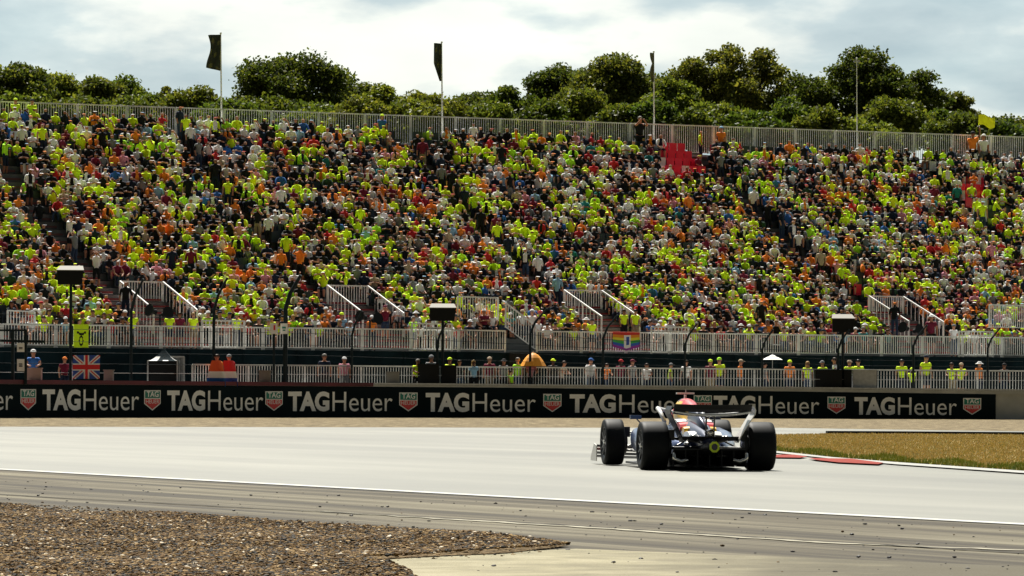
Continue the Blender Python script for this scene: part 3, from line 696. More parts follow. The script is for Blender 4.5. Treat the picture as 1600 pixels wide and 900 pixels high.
    Vc, Fc = skin(Jc, EDG, 'pelvis'); cen = np.array([Vc[list(f)].mean(axis=0) for f in Fc])
    seg = []
    for a, b in EDG:
        a_, b_ = np.array(J[a][0]), np.array(J[b][0]); tt = np.clip(((cen - a_) @ (b_ - a_)) / ((b_ - a_) @ (b_ - a_)), 0, 1)
        dd = np.linalg.norm(cen - (a_ + tt[:, None] * (b_ - a_)), axis=1) - (J[a][1] + J[b][1]) * .5; seg.append(dd)
    near = np.argmin(np.array(seg), axis=0); reg = []
    for i, e_ in enumerate(near):
        a, b = EDG[e_]
        if a in ('neck', 'h1'): rg = 3 if (cen[i][2] > hc.z + .015 or (cen[i][1] > hc.y + .03 and cen[i][2] > hc.z - .06)) else 0
        elif a in ('nb',): rg = 0
        elif a in ('spine', 'chest') or a.startswith('sh'): rg = 8 if a.startswith('sh') else (7 if abs(cen[i][0]) < .07 and cen[i][1] < J['chest'][0][1] - .02 else 1)
        elif a == 'pelvis' and b == 'spine': rg = 1 if cen[i][2] > J['pelvis'][0][2] else 2
        elif a == 'pelvis' or a.startswith('hi'): rg = 2
        elif a.startswith('kn'): rg = 4
        elif a.startswith('an'): rg = 5
        else: rg = 0
        reg.append(rg)
    bigh = Vc.copy()
    sel_ = Vc[:, 2] > hc.z + .01; bigh[sel_] = (Vc[sel_] - np.array(hc)) * 1.06 + np.array(hc)
    brim = np.array([(hc.x + x, hc.y + y, hc.z + z) for x, y, z in ((-.09, -.07, .03), (.09, -.07, .03), (.07, -.20, .01), (-.07, -.20, .01))])
    Fc4 = np.array([f if len(f) == 4 else (f[0], f[1], f[2], f[2]) for f in Fc]); 
    LIB[kd] = dict(body=body, shirt=mk('shirt', Vs, Fs), shorts=mk('shorts', Vp, Fp), trousers=mk('trousers', Vt, Ft), shoe0=shoes[0], shoe1=shoes[1], H=H, hc=hc,
                   cv=np.vstack([bigh, brim]), cf=np.vstack([Fc4, [[len(Vc), len(Vc) + 1, len(Vc) + 2, len(Vc) + 3]]]), reg=np.array(reg + [6]))
def wch(opts):
    r_ = random.random() * sum(w for _, w in opts)
    for o_, w_ in opts:
        r_ -= w_
        if r_ <= 0: return o_
    return opts[-1][0]
SHIRT = [('neon yellow', 25), ('neon', 6), ('lime', 3), ('white', 22), ('black', 25), ('navy', 10), ('orange', 9), ('red', 5), ('maroon', 5), ('blue', 2.5), ('light blue', 2), ('grey', 3), ('pink', 2), ('teal', 1.5), ('beige', 2), ('dark green', 1)]
HATC = [('white', 14), ('neon yellow', 7), ('black', 8), ('orange', 9), ('navy', 4), ('red', 3), ('beige', 2), ('grey', 2), ('light blue', 1)]
HAIRC = [('hair_brown', 6), ('hair_black', 3), ('hair_blond', 2), ('hair_grey', 2)]
LEGC = [('black', 8), ('denim', 4), ('navy', 5), ('khaki', 1), ('grey', 1)]
SKINC = [('skin_light', 5), ('skin_mid', 4), ('skin_tan', 2), ('skin_dark', .6)]
def rand_look(bias=0):
    sh = wch(SHIRT)
    if bias > .6 and random.random() < .40: sh = 'neon yellow'
    if bias < -.5 and random.random() < .4: sh = wch([('black', 3), ('navy', 2), ('maroon', 1), ('white', 1)])
    hk = wch([('cap', 48), ('sun_hat', 8), ('short_hair', 27), ('long_hair', 17)])
    hcol = wch(HATC) if hk in ('cap', 'sun_hat') else wch(HAIRC)
    if sh == 'neon yellow' and hk == 'cap' and random.random() < .15: hcol = 'neon yellow'
    return dict(shirt=sh, head=hk, hcol=hcol, legs=wch(LEGC), lk=wch([('shorts', 6), ('trousers', 5)]), skin=wch(SKINC))
def slot(o, i, m):
    o.material_slots[i].link = 'OBJECT'; o.material_slots[i].material = m
def person(kd, look, loc, rz_, scale, label, group=None, shirt_label=None):
    L_ = LIB[kd]; root = bpy.data.objects.new('person', L_['body']); COL.objects.link(root)
    root.location = loc; root.rotation_euler = (0, 0, rz_); root.scale = (scale,) * 3; slot(root, 0, PAL[look['skin']])
    for nm, me, c in (('shirt', L_['shirt'], look['shirt']), (look['lk'], L_[look['lk']], look['legs']), ('shoe', L_['shoe0'], 'shoe'), ('shoe', L_['shoe1'], 'shoe'),
                      ('cap' if look['head'] == 'cap' else 'sun_hat' if look['head'] == 'sun_hat' else 'hair', L_['H'][look['head']], look['hcol'])):
        o_ = bpy.data.objects.new(nm, me); COL.objects.link(o_); o_.parent = root; slot(o_, 0, PAL[c])
    return tag(root, label, 'person', group)
def head_txt(lk):
    if lk['head'] == 'cap': return lk['hcol'] + ' cap'
    if lk['head'] == 'sun_hat': return lk['hcol'] + ' sun hat'
    return {'hair_brown': 'brown', 'hair_black': 'black', 'hair_blond': 'blond', 'hair_grey': 'grey'}[lk['hcol']] + ' hair'
FACE = TH                                   # rows face down the slope
def num(n):
    o1 = ['', 'first', 'second', 'third', 'fourth', 'fifth', 'sixth', 'seventh', 'eighth', 'ninth', 'tenth', 'eleventh', 'twelfth', 'thirteenth', 'fourteenth', 'fifteenth', 'sixteenth', 'seventeenth', 'eighteenth', 'nineteenth', 'twentieth']
    if n <= 20: return o1[n]
    tens = {2: 'twenty', 3: 'thirty', 4: 'forty'}[n // 10]
    return tens + '-' + o1[n % 10] if n % 10 else {2: 'twentieth', 3: 'thirtieth', 4: 'fortieth'}[n // 10]
crowd = []      # (pose, look, pos, rz, scale) of the far mass
cnt = {}
def bay_of(s):
    i = -1
    for j, q in enumerate(stairs_all):
        if s > q: i = j
    return i
n_ind = 0
for k, s, occ, px, py in seats:
    if not occ: continue
    b = math.sin(s * 1.1 + k * .8) * math.cos(k * .9 - s * .5) + random.uniform(-.6, .6)
    lk = rand_look(b); kd = wch([('sit_lap', 5), ('sit_lean', 3), ('sit_face', 2), ('sit_cross', 3), ('stand', .25 if k > 2 else 0)])
    rz_ = FACE * .55 + random.gauss(0, .45) - .1; sc_ = random.uniform(.74, .91)
    t = T0 + RUN * k - .02 + random.uniform(-.04, .04); loc = S(s + random.uniform(-.05, .05), t, rz(k) - .02)
    if (k < 2 or (k == 2 and px < 900)) and 2 < px < 1598:
        i = bay_of(s); cnt[(k, i)] = cnt.get((k, i), 0) + 1
        bn = ['left edge', 'first staircase', 'second staircase', 'third staircase', 'fourth staircase'][max(0, min(4, i))]
        ptx = {'sit_lap': 'seated', 'sit_lean': 'leaning forward', 'sit_face': 'hand raised', 'sit_cross': 'arms folded'}[kd]
        lab = f"person in {lk['shirt']}, {head_txt(lk)}, {ptx}, {['front', 'second', 'third'][k]} row, {num(cnt[(k, i)])} from {bn}"
        person(kd, lk, loc, rz_, sc_, lab, 'spectators in the lowest rows'); n_ind += 1
    else: crowd.append((kd, lk, loc, rz_, sc_))
# a few on the aisle steps
for q in stairs_all:
    for k in range(1, NR):
        if random.random() < (.6 if k > 8 else .12):
            t = T0 + RUN * k - .1; s = q - AW * random.uniform(.3, .8); kd = wch([('stand', 4), ('sit_lap', 2), ('stand_up', 1)])
            crowd.append((kd, rand_look(-.7), S(s, t, tz(t) - (0.28 if kd == 'sit_lap' else -.03)), FACE * .6 + random.uniform(-1, 1) + (math.pi if random.random() < .2 else 0), random.uniform(.82, .95)))
def build_crowd():
    V = []; Fc = []; M = []; off = 0
    for kd, lk, loc, rz_, sc_ in crowd:
        L_ = LIB[kd]; c, s_ = math.cos(rz_) * sc_, math.sin(rz_) * sc_
        A = np.array([[c, s_, 0], [-s_, c, 0], [0, 0, sc_]]); V.append(L_['cv'] @ A + np.array(loc)); Fc.append(L_['cf'] + off); off += len(L_['cv'])
        shin = lk['legs'] if lk['lk'] == 'trousers' else lk['skin']
        brimc = lk['hcol']; T = np.array([PIDX[lk['skin']], PIDX[lk['shirt']], PIDX[lk['legs']], PIDX[lk['hcol']], PIDX[shin], PIDX['shoe'], PIDX[brimc], PIDX[lk['shirt']], PIDX[lk['shirt']]])
        r_ = random.random()
        if r_ < .18: T[7] = PIDX[wch([('black', 3), ('white', 2), ('navy', 1), ('orange', 1)])]
        elif r_ < .30: T[8] = PIDX[lk['skin']]
        elif r_ < .38: T[1] = T[7] = PIDX['black' if lk['shirt'] != 'black' else 'grey']
        rg = L_['reg']
        f_ = T[rg]
        if lk['head'] not in ('cap', 'sun_hat'): f_ = f_.copy(); f_[-1] = PIDX[lk['hcol']]; Fc[-1] = Fc[-1][:-1]; f_ = f_[:-1]
        M.append(f_)
    V = np.concatenate(V).astype(np.float32); Fc = np.concatenate(Fc).astype(np.int32); M = np.concatenate(M).astype(np.int32)
    me = bpy.data.meshes.new('crowd'); me.vertices.add(len(V)); me.vertices.foreach_set('co', V.ravel())
    me.loops.add(Fc.size); me.loops.foreach_set('vertex_index', Fc.ravel()); me.polygons.add(len(Fc))
    me.polygons.foreach_set('loop_start', np.arange(0, Fc.size, 4, dtype=np.int32))
    for n in PNAMES: me.materials.append(PAL[n])
    me.polygons.foreach_set('material_index', M); me.polygons.foreach_set('use_smooth', np.ones(len(Fc), bool)); me.update(calc_edges=True); me.validate()
    return tag(link(bpy.data.objects.new('crowd', me)), 'dense seated crowd in neon yellow, white, black and orange filling the upper rows', 'crowd', kind='stuff')
build_crowd()
print('crowd', len(crowd), 'individuals', n_ind)
# people who stand out at the top of the stand
TOPY = {597: 177, 1000: 180, 1127: 196, 1520: 190, 24: 154, 50: 158, 1537: 208}
def top_person(px, k, kd, look, label, sc_=1.0, rz_=None, dt=-.25):
    t = T0 + RUN * k + dt; s = s_at(px, t, 190); lk = dict(rand_look()); lk.update(look); sc_ = max(.85, min(1.12, (at(px, TOPY[px], S(s, t, 0).y).z - rz(k)) / 1.82))
    return person(kd, lk, S(s, t, rz(k)), FACE * .6 if rz_ is None else rz_, sc_, label, 'people standing at the top rail')
top_person(597, NR - 1, 'stand', dict(shirt='blue', head='cap', hcol='neon yellow', legs='navy', lk='shorts'), 'person in blue shirt and neon cap standing against the top fence', 1.02, dt=.35)
top_person(1000, NR - 1, 'stand_up', dict(shirt='black', head='short_hair', hcol='hair_grey', legs='black', lk='trousers'), 'person all in black standing at the top fence with hands raised to face', 1.05, dt=.3)
top_person(1127, NR - 1, 'stand', dict(shirt='orange', head='cap', hcol='light blue', legs='black', lk='trousers'), 'person in orange with pale blue cap standing at the top fence', 1.0, dt=.3)
flagman = top_person(1520, NR - 1, 'stand_wave', dict(shirt='orange', head='cap', hcol='black', legs='black', lk='trousers', skin='skin_tan'), 'person in orange raising a neon yellow flag above the top fence', 1.08, dt=.3)
top_person(24, NR - 1, 'stand', dict(shirt='neon yellow', head='cap', hcol='neon yellow', legs='black'), 'person in neon shirt and cap standing at the far left of top fence', 1.02, dt=.35)
top_person(50, NR - 1, 'stand', dict(shirt='neon yellow', head='cap', hcol='navy', legs='black'), 'person in neon shirt and navy cap standing second from left at top fence', .99, dt=.35)
top_person(1537, NR - 1, 'stand', dict(shirt='white', head='cap', hcol='white', legs='grey'), 'person in white standing just right of the flag waver at top fence', 1.0, dt=.2)

# ================================================================== LOWER WALKWAY BEHIND THE BARRIER
DZ = .72
vs = []; fs = []
xs = list(range(-200, 1801, 50))
for px in xs:
    p = Bp(px, DZ, .46); u = px
    s = s_at(px, -.25, 560); q_ = S(s, -.25, DZ); vs += [p, q_, Vector((p.x, p.y, -.1)), Vector((q_.x, q_.y, -.1))]
for i in range(len(xs) - 1):
    a = 4 * i; b = a + 4; fs += [(a, b, b + 1, a + 1), (a + 2, b + 2, b, a), (a + 1, b + 1, b + 3, a + 3)]
tag(mesh_obj('walkway_path', vs, fs, deck_m), kind='structure')
run_fence('safety_fence', 'low white barred fence just behind the black advertising barrier', 'fence', 'white barred fences', lambda p: Bp(p, .93, .95), 326, 1800, 1.03, 88, .125)
run_fence('crowd_panel', 'short grey barred panel beside the dark tent', 'fence', None, lambda p: Bp(p, .80, 1.3), 292, 322, 1.45, 30, .09, grey_metal)

def mid(px, f=.5, z=DZ):
    a = Bp(px, z, .9); s = s_at(px, -.4, 560); b = S(s, -.4, z); return a * (1 - f) + b * f
lower = [ # px, head top y, shirt, headwear, colour, pose, f, label
 (52, 545, 'blue', 'cap', 'white', 'stand_rail', .3, 'person in blue with white cap bending beside the dark sign frame'),
 (101, 556, 'maroon', 'cap', 'orange', 'stand', .12, 'person in maroon jacket and orange cap holding the British flag'),
 (339, 552, 'orange', 'short_hair', 'hair_brown', 'stand', .0, 'person wrapped in an orange, white and blue flag behind the fence'),
 (358, 552, 'red', 'cap', 'grey', 'stand', .0, 'person wrapped in a red, white and blue flag behind the fence'),
 (507, 551, 'navy', 'short_hair', 'hair_grey', 'stand', .3, 'grey haired person in navy standing right of the thick post'),
 (538, 556, 'pink', 'cap', 'white', 'stand', .25, 'person in pink with white cap right of the one in navy'),
 (650, 560, 'neon yellow', 'short_hair', 'hair_grey', 'stand_rail', .25, 'grey haired person in neon leaning left of the black screens'),
 (674, 553, 'grey', 'cap', 'grey', 'stand', .4, 'person in grey shirt and grey cap behind the black screens'),
 (703, 557, 'neon yellow', 'cap', 'neon yellow', 'stand', .3, 'person in neon shirt and neon cap behind the black screens'),
 (718, 561, 'black', 'short_hair', 'hair_brown', 'stand', .5, 'dark haired person in black right of the black screens'),
 (740, 561, 'light blue', 'long_hair', 'hair_blond', 'stand', .2, 'person with long blond hair in light blue at the low fence'),
 (765, 556, 'maroon', 'cap', 'beige', 'stand', .3, 'person in maroon with beige cap below the tunnel'),
 (787, 559, 'grey', 'sun_hat', 'black', 'stand', .3, 'person in grey with dark sun hat left of the orange umbrella'),
 (799, 578, 'lime', 'short_hair', 'hair_brown', 'stand', .1, 'small figure in lime green low behind the fence'),
 (809, 557, 'lime', 'short_hair', 'hair_grey', 'stand', .4, 'grey haired person in lime just left of the orange umbrella'),
 (828, 561, 'pink', 'short_hair', 'hair_brown', 'stand_rail', .2, 'person in pink under the orange umbrella'),
 (864, 559, 'black', 'cap', 'neon yellow', 'stand', .3, 'person in black with neon cap right of the orange umbrella'),
 (876, 563, 'beige', 'short_hair', 'hair_brown', 'stand_rail', .4, 'brown haired person in beige leaning right of the umbrella'),
 (923, 558, 'white', 'cap', 'blue', 'stand', .2, 'person in white shirt and blue cap at the low fence'),
 (945, 567, 'orange', 'short_hair', 'hair_brown', 'stand_rail', .3, 'person in orange leaning below the rainbow flag'),
 (970, 560, 'maroon', 'cap', 'red', 'stand', .3, 'person in maroon with red cap under the rainbow flag'),
 (988, 560, 'grey', 'cap', 'maroon', 'stand', .4, 'person in grey with maroon cap under the rainbow flag'),
 (1011, 567, 'white', 'short_hair', 'hair_brown', 'stand_rail', .2, 'brown haired person in white leaning right of the rainbow flag'),
 (1048, 566, 'neon yellow', 'cap', 'grey', 'stand', .15, 'person in neon shirt and grey cap above the race car'),
 (1072, 561, 'white', 'short_hair', 'hair_brown', 'stand', .3, 'person in white shirt standing above the race car'),
 (1110, 560, 'maroon', 'cap', 'neon yellow', 'stand', .3, 'person in maroon with neon cap beside one in neon'),
 (1124, 557, 'neon yellow', 'cap', 'lime', 'stand', .35, 'person in neon shirt and lime cap beside one in maroon'),
 (1157, 560, 'orange', 'cap', 'beige', 'stand', .3, 'person in orange with beige cap above the rear wing'),
 (1195, 565, 'grey', 'short_hair', 'hair_black', 'stand', .3, 'dark haired person in grey left of the white parasol'),
 (1234, 561, 'orange', 'cap', 'neon yellow', 'stand', .3, 'person in orange with neon cap right of the white parasol'),
 (1262, 563, 'neon yellow', 'long_hair', 'hair_blond', 'stand', .2, 'blond long haired person in neon left of the black crate'),
 (1285, 562, 'neon yellow', 'cap', 'grey', 'stand', .3, 'person in neon shirt and grey cap behind the black crate'),
 (1304, 557, 'white', 'short_hair', 'hair_brown', 'stand', .35, 'person in white shirt behind the black crate'),
 (1327, 561, 'neon yellow', 'cap', 'beige', 'stand', .3, 'person in neon shirt and beige cap behind the grey panel'),
 (1344, 561, 'neon yellow', 'short_hair', 'hair_black', 'stand_rail', .3, 'dark haired person in neon leaning behind the grey panel'),
 (1409, 560, 'neon yellow', 'short_hair', 'hair_black', 'stand', .3, 'dark haired person in neon left of the small child in neon'),
 (1425, 573, 'neon yellow', 'cap', 'neon yellow', 'stand', .2, 'small child in neon shirt and neon cap at the low fence'),
 (1447, 552, 'neon yellow', 'cap', 'navy', 'stand', .35, 'tall person in neon with navy cap right of the small child'),
 (1488, 566, 'neon yellow', 'short_hair', 'hair_brown', 'stand_rail', .2, 'brown haired person in neon leaning on the low fence'),
 (1501, 566, 'neon yellow', 'cap', 'beige', 'stand_rail', .3, 'person in neon with beige cap leaning on the low fence'),
 (1530, 563, 'orange', 'sun_hat', 'white', 'stand', .2, 'person in orange with white sun hat near the barrier end'),
 (1569, 566, 'black', 'cap', 'black', 'stand', .3, 'person in black shirt and cap beyond the barrier end'),
]
for px, hy, shc, hd, hcl, kd, f_, lab in lower:
    p = mid(px, f_); D = p.y; zt = at(px, hy, D).z
    full = {'stand': 1.82, 'stand_rail': 1.80}[kd]; sc_ = max(.62, min(1.06, (zt - DZ) / full)); 
    x, _ = ray(px, hy); p.x = x * D
    p.z = DZ if (zt - DZ) / full >= .62 else DZ
    lk = rand_look(); lk.update(shirt=shc, head=hd, hcol=hcl)
    if px in (339, 358): lk.update(legs='denim', lk='trousers')
    person(kd, lk, p, (random.uniform(-.3, .5) if px in (101, 339, 358) else random.gauss(.2, .7)), sc_, lab, 'people on the lower walkway')
# people standing on the stand's walkway behind its fence
wk = [(208, 500, 'neon yellow', 'cap', 'neon yellow', 'leaning person in neon with neon cap on the walkway by first post'), (265, 493, 'neon yellow', 'cap', 'beige', 'person in neon with beige cap left of the first tall gate'), (281, 495, 'maroon', 'short_hair', 'hair_brown', 'person in maroon with brown hair behind the first tall gate'),
      (302, 507, 'neon yellow', 'short_hair', 'hair_blond', 'blond person in neon behind the first tall gate'), (370, 495, 'neon yellow', 'cap', 'lime', 'person in neon with lime cap at the walkway fence below the crowd'), (602, 482, 'maroon', 'cap', 'maroon', 'person in maroon with hands raised above the second tall gate'),
      (581, 499, 'orange', 'cap', 'white', 'person in orange with white cap left of the second tall gate'), (646, 502, 'lime', 'short_hair', 'hair_grey', 'grey haired person in lime behind the second tall gate'), (925, 510, 'neon yellow', 'cap', 'black', 'person in neon with black cap at the fence left of the rainbow flag'),
      (975, 482, 'neon yellow', 'short_hair', 'hair_brown', 'person in neon inside the third stair railing'), (993, 486, 'neon yellow', 'short_hair', 'hair_black', 'dark haired person in neon inside the third stair railing'), (1455, 490, 'maroon', 'cap', 'white', 'person in maroon with white cap above the fourth tall gate'), (1490, 520, 'white', 'cap', 'grey', 'person in white with grey cap behind the fourth tall gate')]
for px, hy, shc, hd, hcl, lab in wk:
    t = 2.2 if hy < 490 else .75
    z0 = tz(t) if hy < 490 else WZ
    s = s_at(px, t, hy); D = S(s, t, 0).y; zt = at(px, hy, D).z; sc_ = max(.8, min(1.08, (zt - z0) / 1.82)); z0 = z0 if sc_ > .8 else z0
    lk = rand_look(); lk.update(shirt=shc, head=hd, hcol=hcl)
    person('stand_up' if 'raised' in lab else 'stand', lk, S(s, t, z0), FACE * .5 + random.uniform(-.4, .4), sc_, lab, 'people standing on the stand walkway')

# flags ------------------------------------------------------------
def cloth(name, origin, wv, hv, nx, ny, colf, mats, parent=None, wave=.05, nrm=Vector((0, -1, 0)), shape=None, th=.006):
    vs = []; fs = []; mi = []
    for side in (0, 1):
        for j in range(ny + 1):
            for i in range(nx + 1):
                u, v = i / nx, j / ny
                uu, vv = shape(u, v) if shape else (u, v)
                p = Vector(origin) + wv * uu + hv * vv + nrm * (wave * math.sin(u * 7 + v * 3) * (.3 + u) + (th if side else 0)); vs.append(p)
    n_ = (nx + 1) * (ny + 1)
    for side in (0, 1):
        for j in range(ny):
            for i in range(nx):
                a = side * n_ + j * (nx + 1) + i; q_ = (a, a + 1, a + nx + 2, a + nx + 1); fs.append(q_ if side else q_[::-1]); mi.append(colf((i + .5) / nx, (j + .5) / ny))
    return mesh_obj(name, vs, fs, mats, parent, mi)
fl_blue = mat('flag_blue', (.04, .09, .40), .8); fl_red = mat('flag_red', (.75, .03, .035), .8); fl_white = mat('flag_white', (.88, .87, .84), .8)
def union(u, v):
    x, y = (u - .5) * 2, (v - .5)
    if abs(u - .5) < .055 or abs(v - .5) < .095: return 1
    if abs(u - .5) < .095 or abs(v - .5) < .16: return 2
    for sg in (1, -1):
        d = abs(v - .5 - sg * (u - .5))
        if d < .035: return 1
        if d < .10: return 2
    return 0
Dn = Bp(130, 0, .55).y
fr = empty('flag', at(114, 592, Dn), 0, 'British flag in red, white and blue spread out over the barrier', 'flag')
cloth('flag_cloth', (0, 0, 0), at(156, 592, Dn) - at(114, 592, Dn), Vector((0, 0, .86)), 60, 40, union, [fl_blue, fl_red, fl_white], fr, .05)
mbp = MB(); mbp.tube([Vector((-.02, .02, -.1)), Vector((-.06, .02, .95))], .014, 6); mbp.build('flag_staff', white_metal, fr)
fl_orange = mat('flag_orange_red', (.85, .12, .03), .8)
for px, a_, lab in ((339, 'orange', 'orange, white and blue striped flag worn round shoulders'), (358, 'red', 'red, white and blue striped flag worn round shoulders')):
    p = mid(px, 0.0); p.x = ray(px, 570)[0] * p.y; p = p + Vector((-.34, -.34, .42))
    ob = cloth('flag', p, Vector((.68, 0, 0)), Vector((0, 0, .98)), 14, 12, lambda u, v: 2 if v < .36 else 1 if v < .6 else 0, [fl_orange if a_ == 'orange' else fl_red, fl_white, PAL['blue'] if a_ == 'orange' else fl_blue], None, .06,
               shape=lambda u, v: (.5 + (u - .5) * (1.05 - .55 * v * v), v))
    tag(ob, lab, 'flag', 'flags worn as capes')
rb = [mat('rainbow_' + n, c, .8) for n, c in (('red', (.65, .04, .03)), ('orange', (.85, .30, .02)), ('yellow', (.85, .72, .04)), ('green', (.05, .40, .08)), ('blue', (.04, .12, .50)), ('violet', (.32, .04, .35)))] + [fl_white, fl_blue]
s0 = s_at(957, -.14, 540); s1 = s_at(999, -.14, 540)
def rain(u, v):
    if abs(u - .55) < .13 and .12 < v < .85: return 7 if abs(u - .56) < .05 and .3 < v < .75 else 6
    return min(5, int((1 - v) * 6))
p0 = S(s0, -.16, WZ + .12); p1 = S(s1, -.16, WZ + .12)
tag(cloth('rainbow_flag', p0, p1 - p0, Vector((0, 0, .76)), 36, 24, rain, rb, None, .04, shape=lambda u, v: (u, v * (1 - .0 * u) + (.22 * (1 - v)) * (abs(u - .5) * 2))), 'rainbow striped flag with a pale centre hung on the walkway fence', 'flag')
s0 = s_at(115, -.14, 520); s1 = s_at(138, -.14, 520); p0 = S(s0, -.16, WZ + .02); p1 = S(s1, -.16, WZ + .02)
def scrib(u, v):
    return 1 if (.2 < u < .85 and (abs(v - .62 - .05 * math.sin(u * 9)) < .05 or abs((u - .5) ** 2 * 2.2 + (v - .3) ** 2 - .035) < .014)) else 0
tag(cloth('neon_flag', p0, p1 - p0, Vector((0, 0, .88)), 24, 30, scrib, [PAL['neon yellow'], PAL['black']], None, .03), 'neon yellow banner with dark scrawl draped on the walkway fence', 'banner')
# waved neon flag at the top right
fp = flagman.location + Vector((.28 * 1, -.1, 1.95 * 1.08))
fr = empty('flag', fp, 0, 'neon yellow flag waved above the top fence near the right edge', 'flag')
mbp = MB(); mbp.tube([Vector((0, 0, -.3)), Vector((-.05, 0, .75))], .015, 6); mbp.build('flag_staff', black_m, fr)
cloth('flag_cloth', (-.04, 0, .15), Vector((.78, -.1, -.08)), Vector((0, -.25, .50)), 14, 10, lambda u, v: 0, [mat('flag_neon', (.95, 1.0, .02), .8)], fr, .12, shape=lambda u, v: (u, v + .15 * math.sin(u * 6)))

# flagpoles behind the top fence
flag_dk = mat('flag_dark', (.02, .028, .014), .8); flag_mk = mat('flag_olive', (.10, .10, .03), .8)
def flagpole(px, ytop, kindf, lab):
    t = TB + .12; s = s_at(px, t, 150); base = S(s, t, rz(NR - 1) - .4); D = base.y
    r_ = empty('flagpole', base, 0, lab, 'flagpole', 'flagpoles behind the top fence')
    top = at(px - (170 - ytop) * .018, ytop, D) - base; mb = MB(); q5 = .6 if kindf == 'none' else .85; mb.tube([Vector((0, 0, 0)), top * .5, top], [.05 * q5, .042 * q5, .028 * q5], 8); mb.build('pole', white_metal, r_)
    mb = MB(); v, f = sphere_pts(top + Vector((0, 0, .03)), (.05, .05, .05), 8, 5); mb.add(v, f); mb.build('finial', white_metal, r_)
    m_ = F / D; pat = lambda u, v: 1 if math.sin(v * 13 + u * 5) * math.sin(u * 7 - v * 4) > .55 else 0
    if kindf == 'wide':
        cloth('flag_cloth', top + Vector((0, -.05, -58 / m_)), Vector((-22 / m_, -.1, .0)), Vector((0, 0, 57 / m_)), 12, 30, pat, [flag_dk, flag_mk], r_, .07, shape=lambda u, v: (u * (.85 + .15 * math.cos(v * 5)), v + .10 * u * (1 - v) - .02 * u))
    elif kindf == 'mid':
        cloth('flag_cloth', top + Vector((0, -.05, -60 / m_)), Vector((-12 / m_, -.2, .0)), Vector((0, 0, 59 / m_)), 10, 30, pat, [flag_dk, flag_mk], r_, .06, shape=lambda u, v: (u * (.25 + .75 * min(1, v * 2.2)), v))
    elif kindf == 'thin':
        cloth('flag_cloth', top + Vector((.02, -.05, -46 / m_)), Vector((-7 / m_, -.25, .0)), Vector((0, 0, 45 / m_)), 8, 24, pat, [flag_mk, flag_dk], r_, .05, shape=lambda u, v: (u * (.5 + .5 * abs(math.sin(v * 5))), v))
    else:
        mb = MB(); mb.box(top + Vector((0, 0, -.12)), (.30, .08, .10)); mb.build('top_bracket', grey_metal, r_)
flagpole(347, 53, 'wide', 'white flagpole with a broad dark flag, leftmost of the four')
flagpole(692, 67, 'mid', 'white flagpole with a narrow hanging dark flag')
flagpole(1023, 82, 'thin', 'white flagpole with a furled dark flag rolled tight')
flagpole(1340, 92, 'none', 'bare white flagpole without a flag in front of the big tree')

# catch fence posts and cables --------------------------------------
cf = empty('catch_fence', Bp(700, 0, .7), 0, 'dark catch fence of curved posts and thin cables behind the barrier', 'fence')
posts = [(222, 436, 20, .055), (350, 434, 22, .055), (461, 430, 24, .085), (564, 486, 16, .045), (696, 505, 14, .05), (840, 482, 26, .05), (953, 492, 22, .05), (1080, 506, 18, .045), (1200, 515, 16, .045), (1318, 515, 16, .05), (1435, 508, 20, .05), (1551, 512, 18, .045)]
for px, yt, dx, r_ in posts:
    b = Bp(px, .5, .62); D = b.y; m_ = D / F; zt = at(px, yt, D).z; h = zt - .5; b2 = b - cf.location
    mb = MB(); mb.tube([b2, b2 + Vector((0, 0, h * .74)), b2 + Vector((dx * m_ * .3, -.1, h * .86)), b2 + Vector((dx * m_, -.35, h))], [r_, r_, r_ * .9, r_ * .7], 8); mb.build('post', dark_post, cf)
for zc in (1.62, 1.95, 2.35, 2.75, 3.2, 3.7):
    mb = MB(); pts = [Bp(p, zc - (.0 if p < 500 else min(.5, (p - 500) * .0006) * (zc - 1.5)), .60) - cf.location for p in range(-200, 1801, 80)]; mb.tube(pts, .011, 4); mb.build('cable', dark_post if zc > 1.9 else grey_metal, cf)

# light boxes on poles
def light_box(px, py, w, h, pole_y, lab):
    D = Bp(px, 0, .85).y; m_ = D / F; c = at(px, py, D); r_ = empty('light_box', Vector((c.x, c.y, .5)), 0, lab, 'light box', 'black light boxes on poles')
    l = c - r_.location; mb = MB(); W, H_ = w * m_ / 2, h * m_ / 2; dp = .55
    vs = [(-W * .92, -dp / 2, -H_), (W * .85, -dp / 2, -H_), (W, -dp / 2, H_ * .55), (-W, -dp / 2, H_ * .55), (-W * .9, dp / 2, -H_), (W * .8, dp / 2, -H_), (W * .8, dp / 2, H_), (-W * .85, dp / 2, H_)]
    mb.add([Vector(v) + l for v in vs], [(0, 1, 2, 3), (7, 6, 5, 4), (0, 4, 5, 1), (0, 3, 7, 4), (1, 5, 6, 2), (3, 2, 6, 7)]); mb.build('housing', black_m, r_)
    mb = MB(); mb.add([Vector(v) + l for v in ((-W * 1.02, -dp / 2 - .02, H_ * .57), (W * 1.02, -dp / 2 - .02, H_ * .57), (W * .82, dp / 2 + .02, H_ + .03), (-W * .87, dp / 2 + .02, H_ + .03), (-W * 1.02, -dp / 2 - .02, H_ * .57 + .03), (W * 1.02, -dp / 2 - .02, H_ * .57 + .03), (W * .82, dp / 2 + .02, H_ + .06), (-W * .87, dp / 2 + .02, H_ + .06))],
                      [(4, 5, 6, 7), (3, 2, 1, 0), (0, 1, 5, 4), (2, 3, 7, 6), (0, 4, 7, 3), (1, 2, 6, 5)]); mb.build('roof_plate', pale_m, r_)  # pale colour stands in for the sunlit top of the black box
    mb = MB(); mb.tube([Vector((0, 0, 0)), Vector((l.x, l.y, l.z - H_))], .055, 8); mb.build('pole', dark_post, r_)
light_box(111, 431, 42, 27, 592, 'black light box with pale top on a tall pole at far left')
light_box(692, 489, 42, 25, 592, 'black light box with pale top above the black screens')
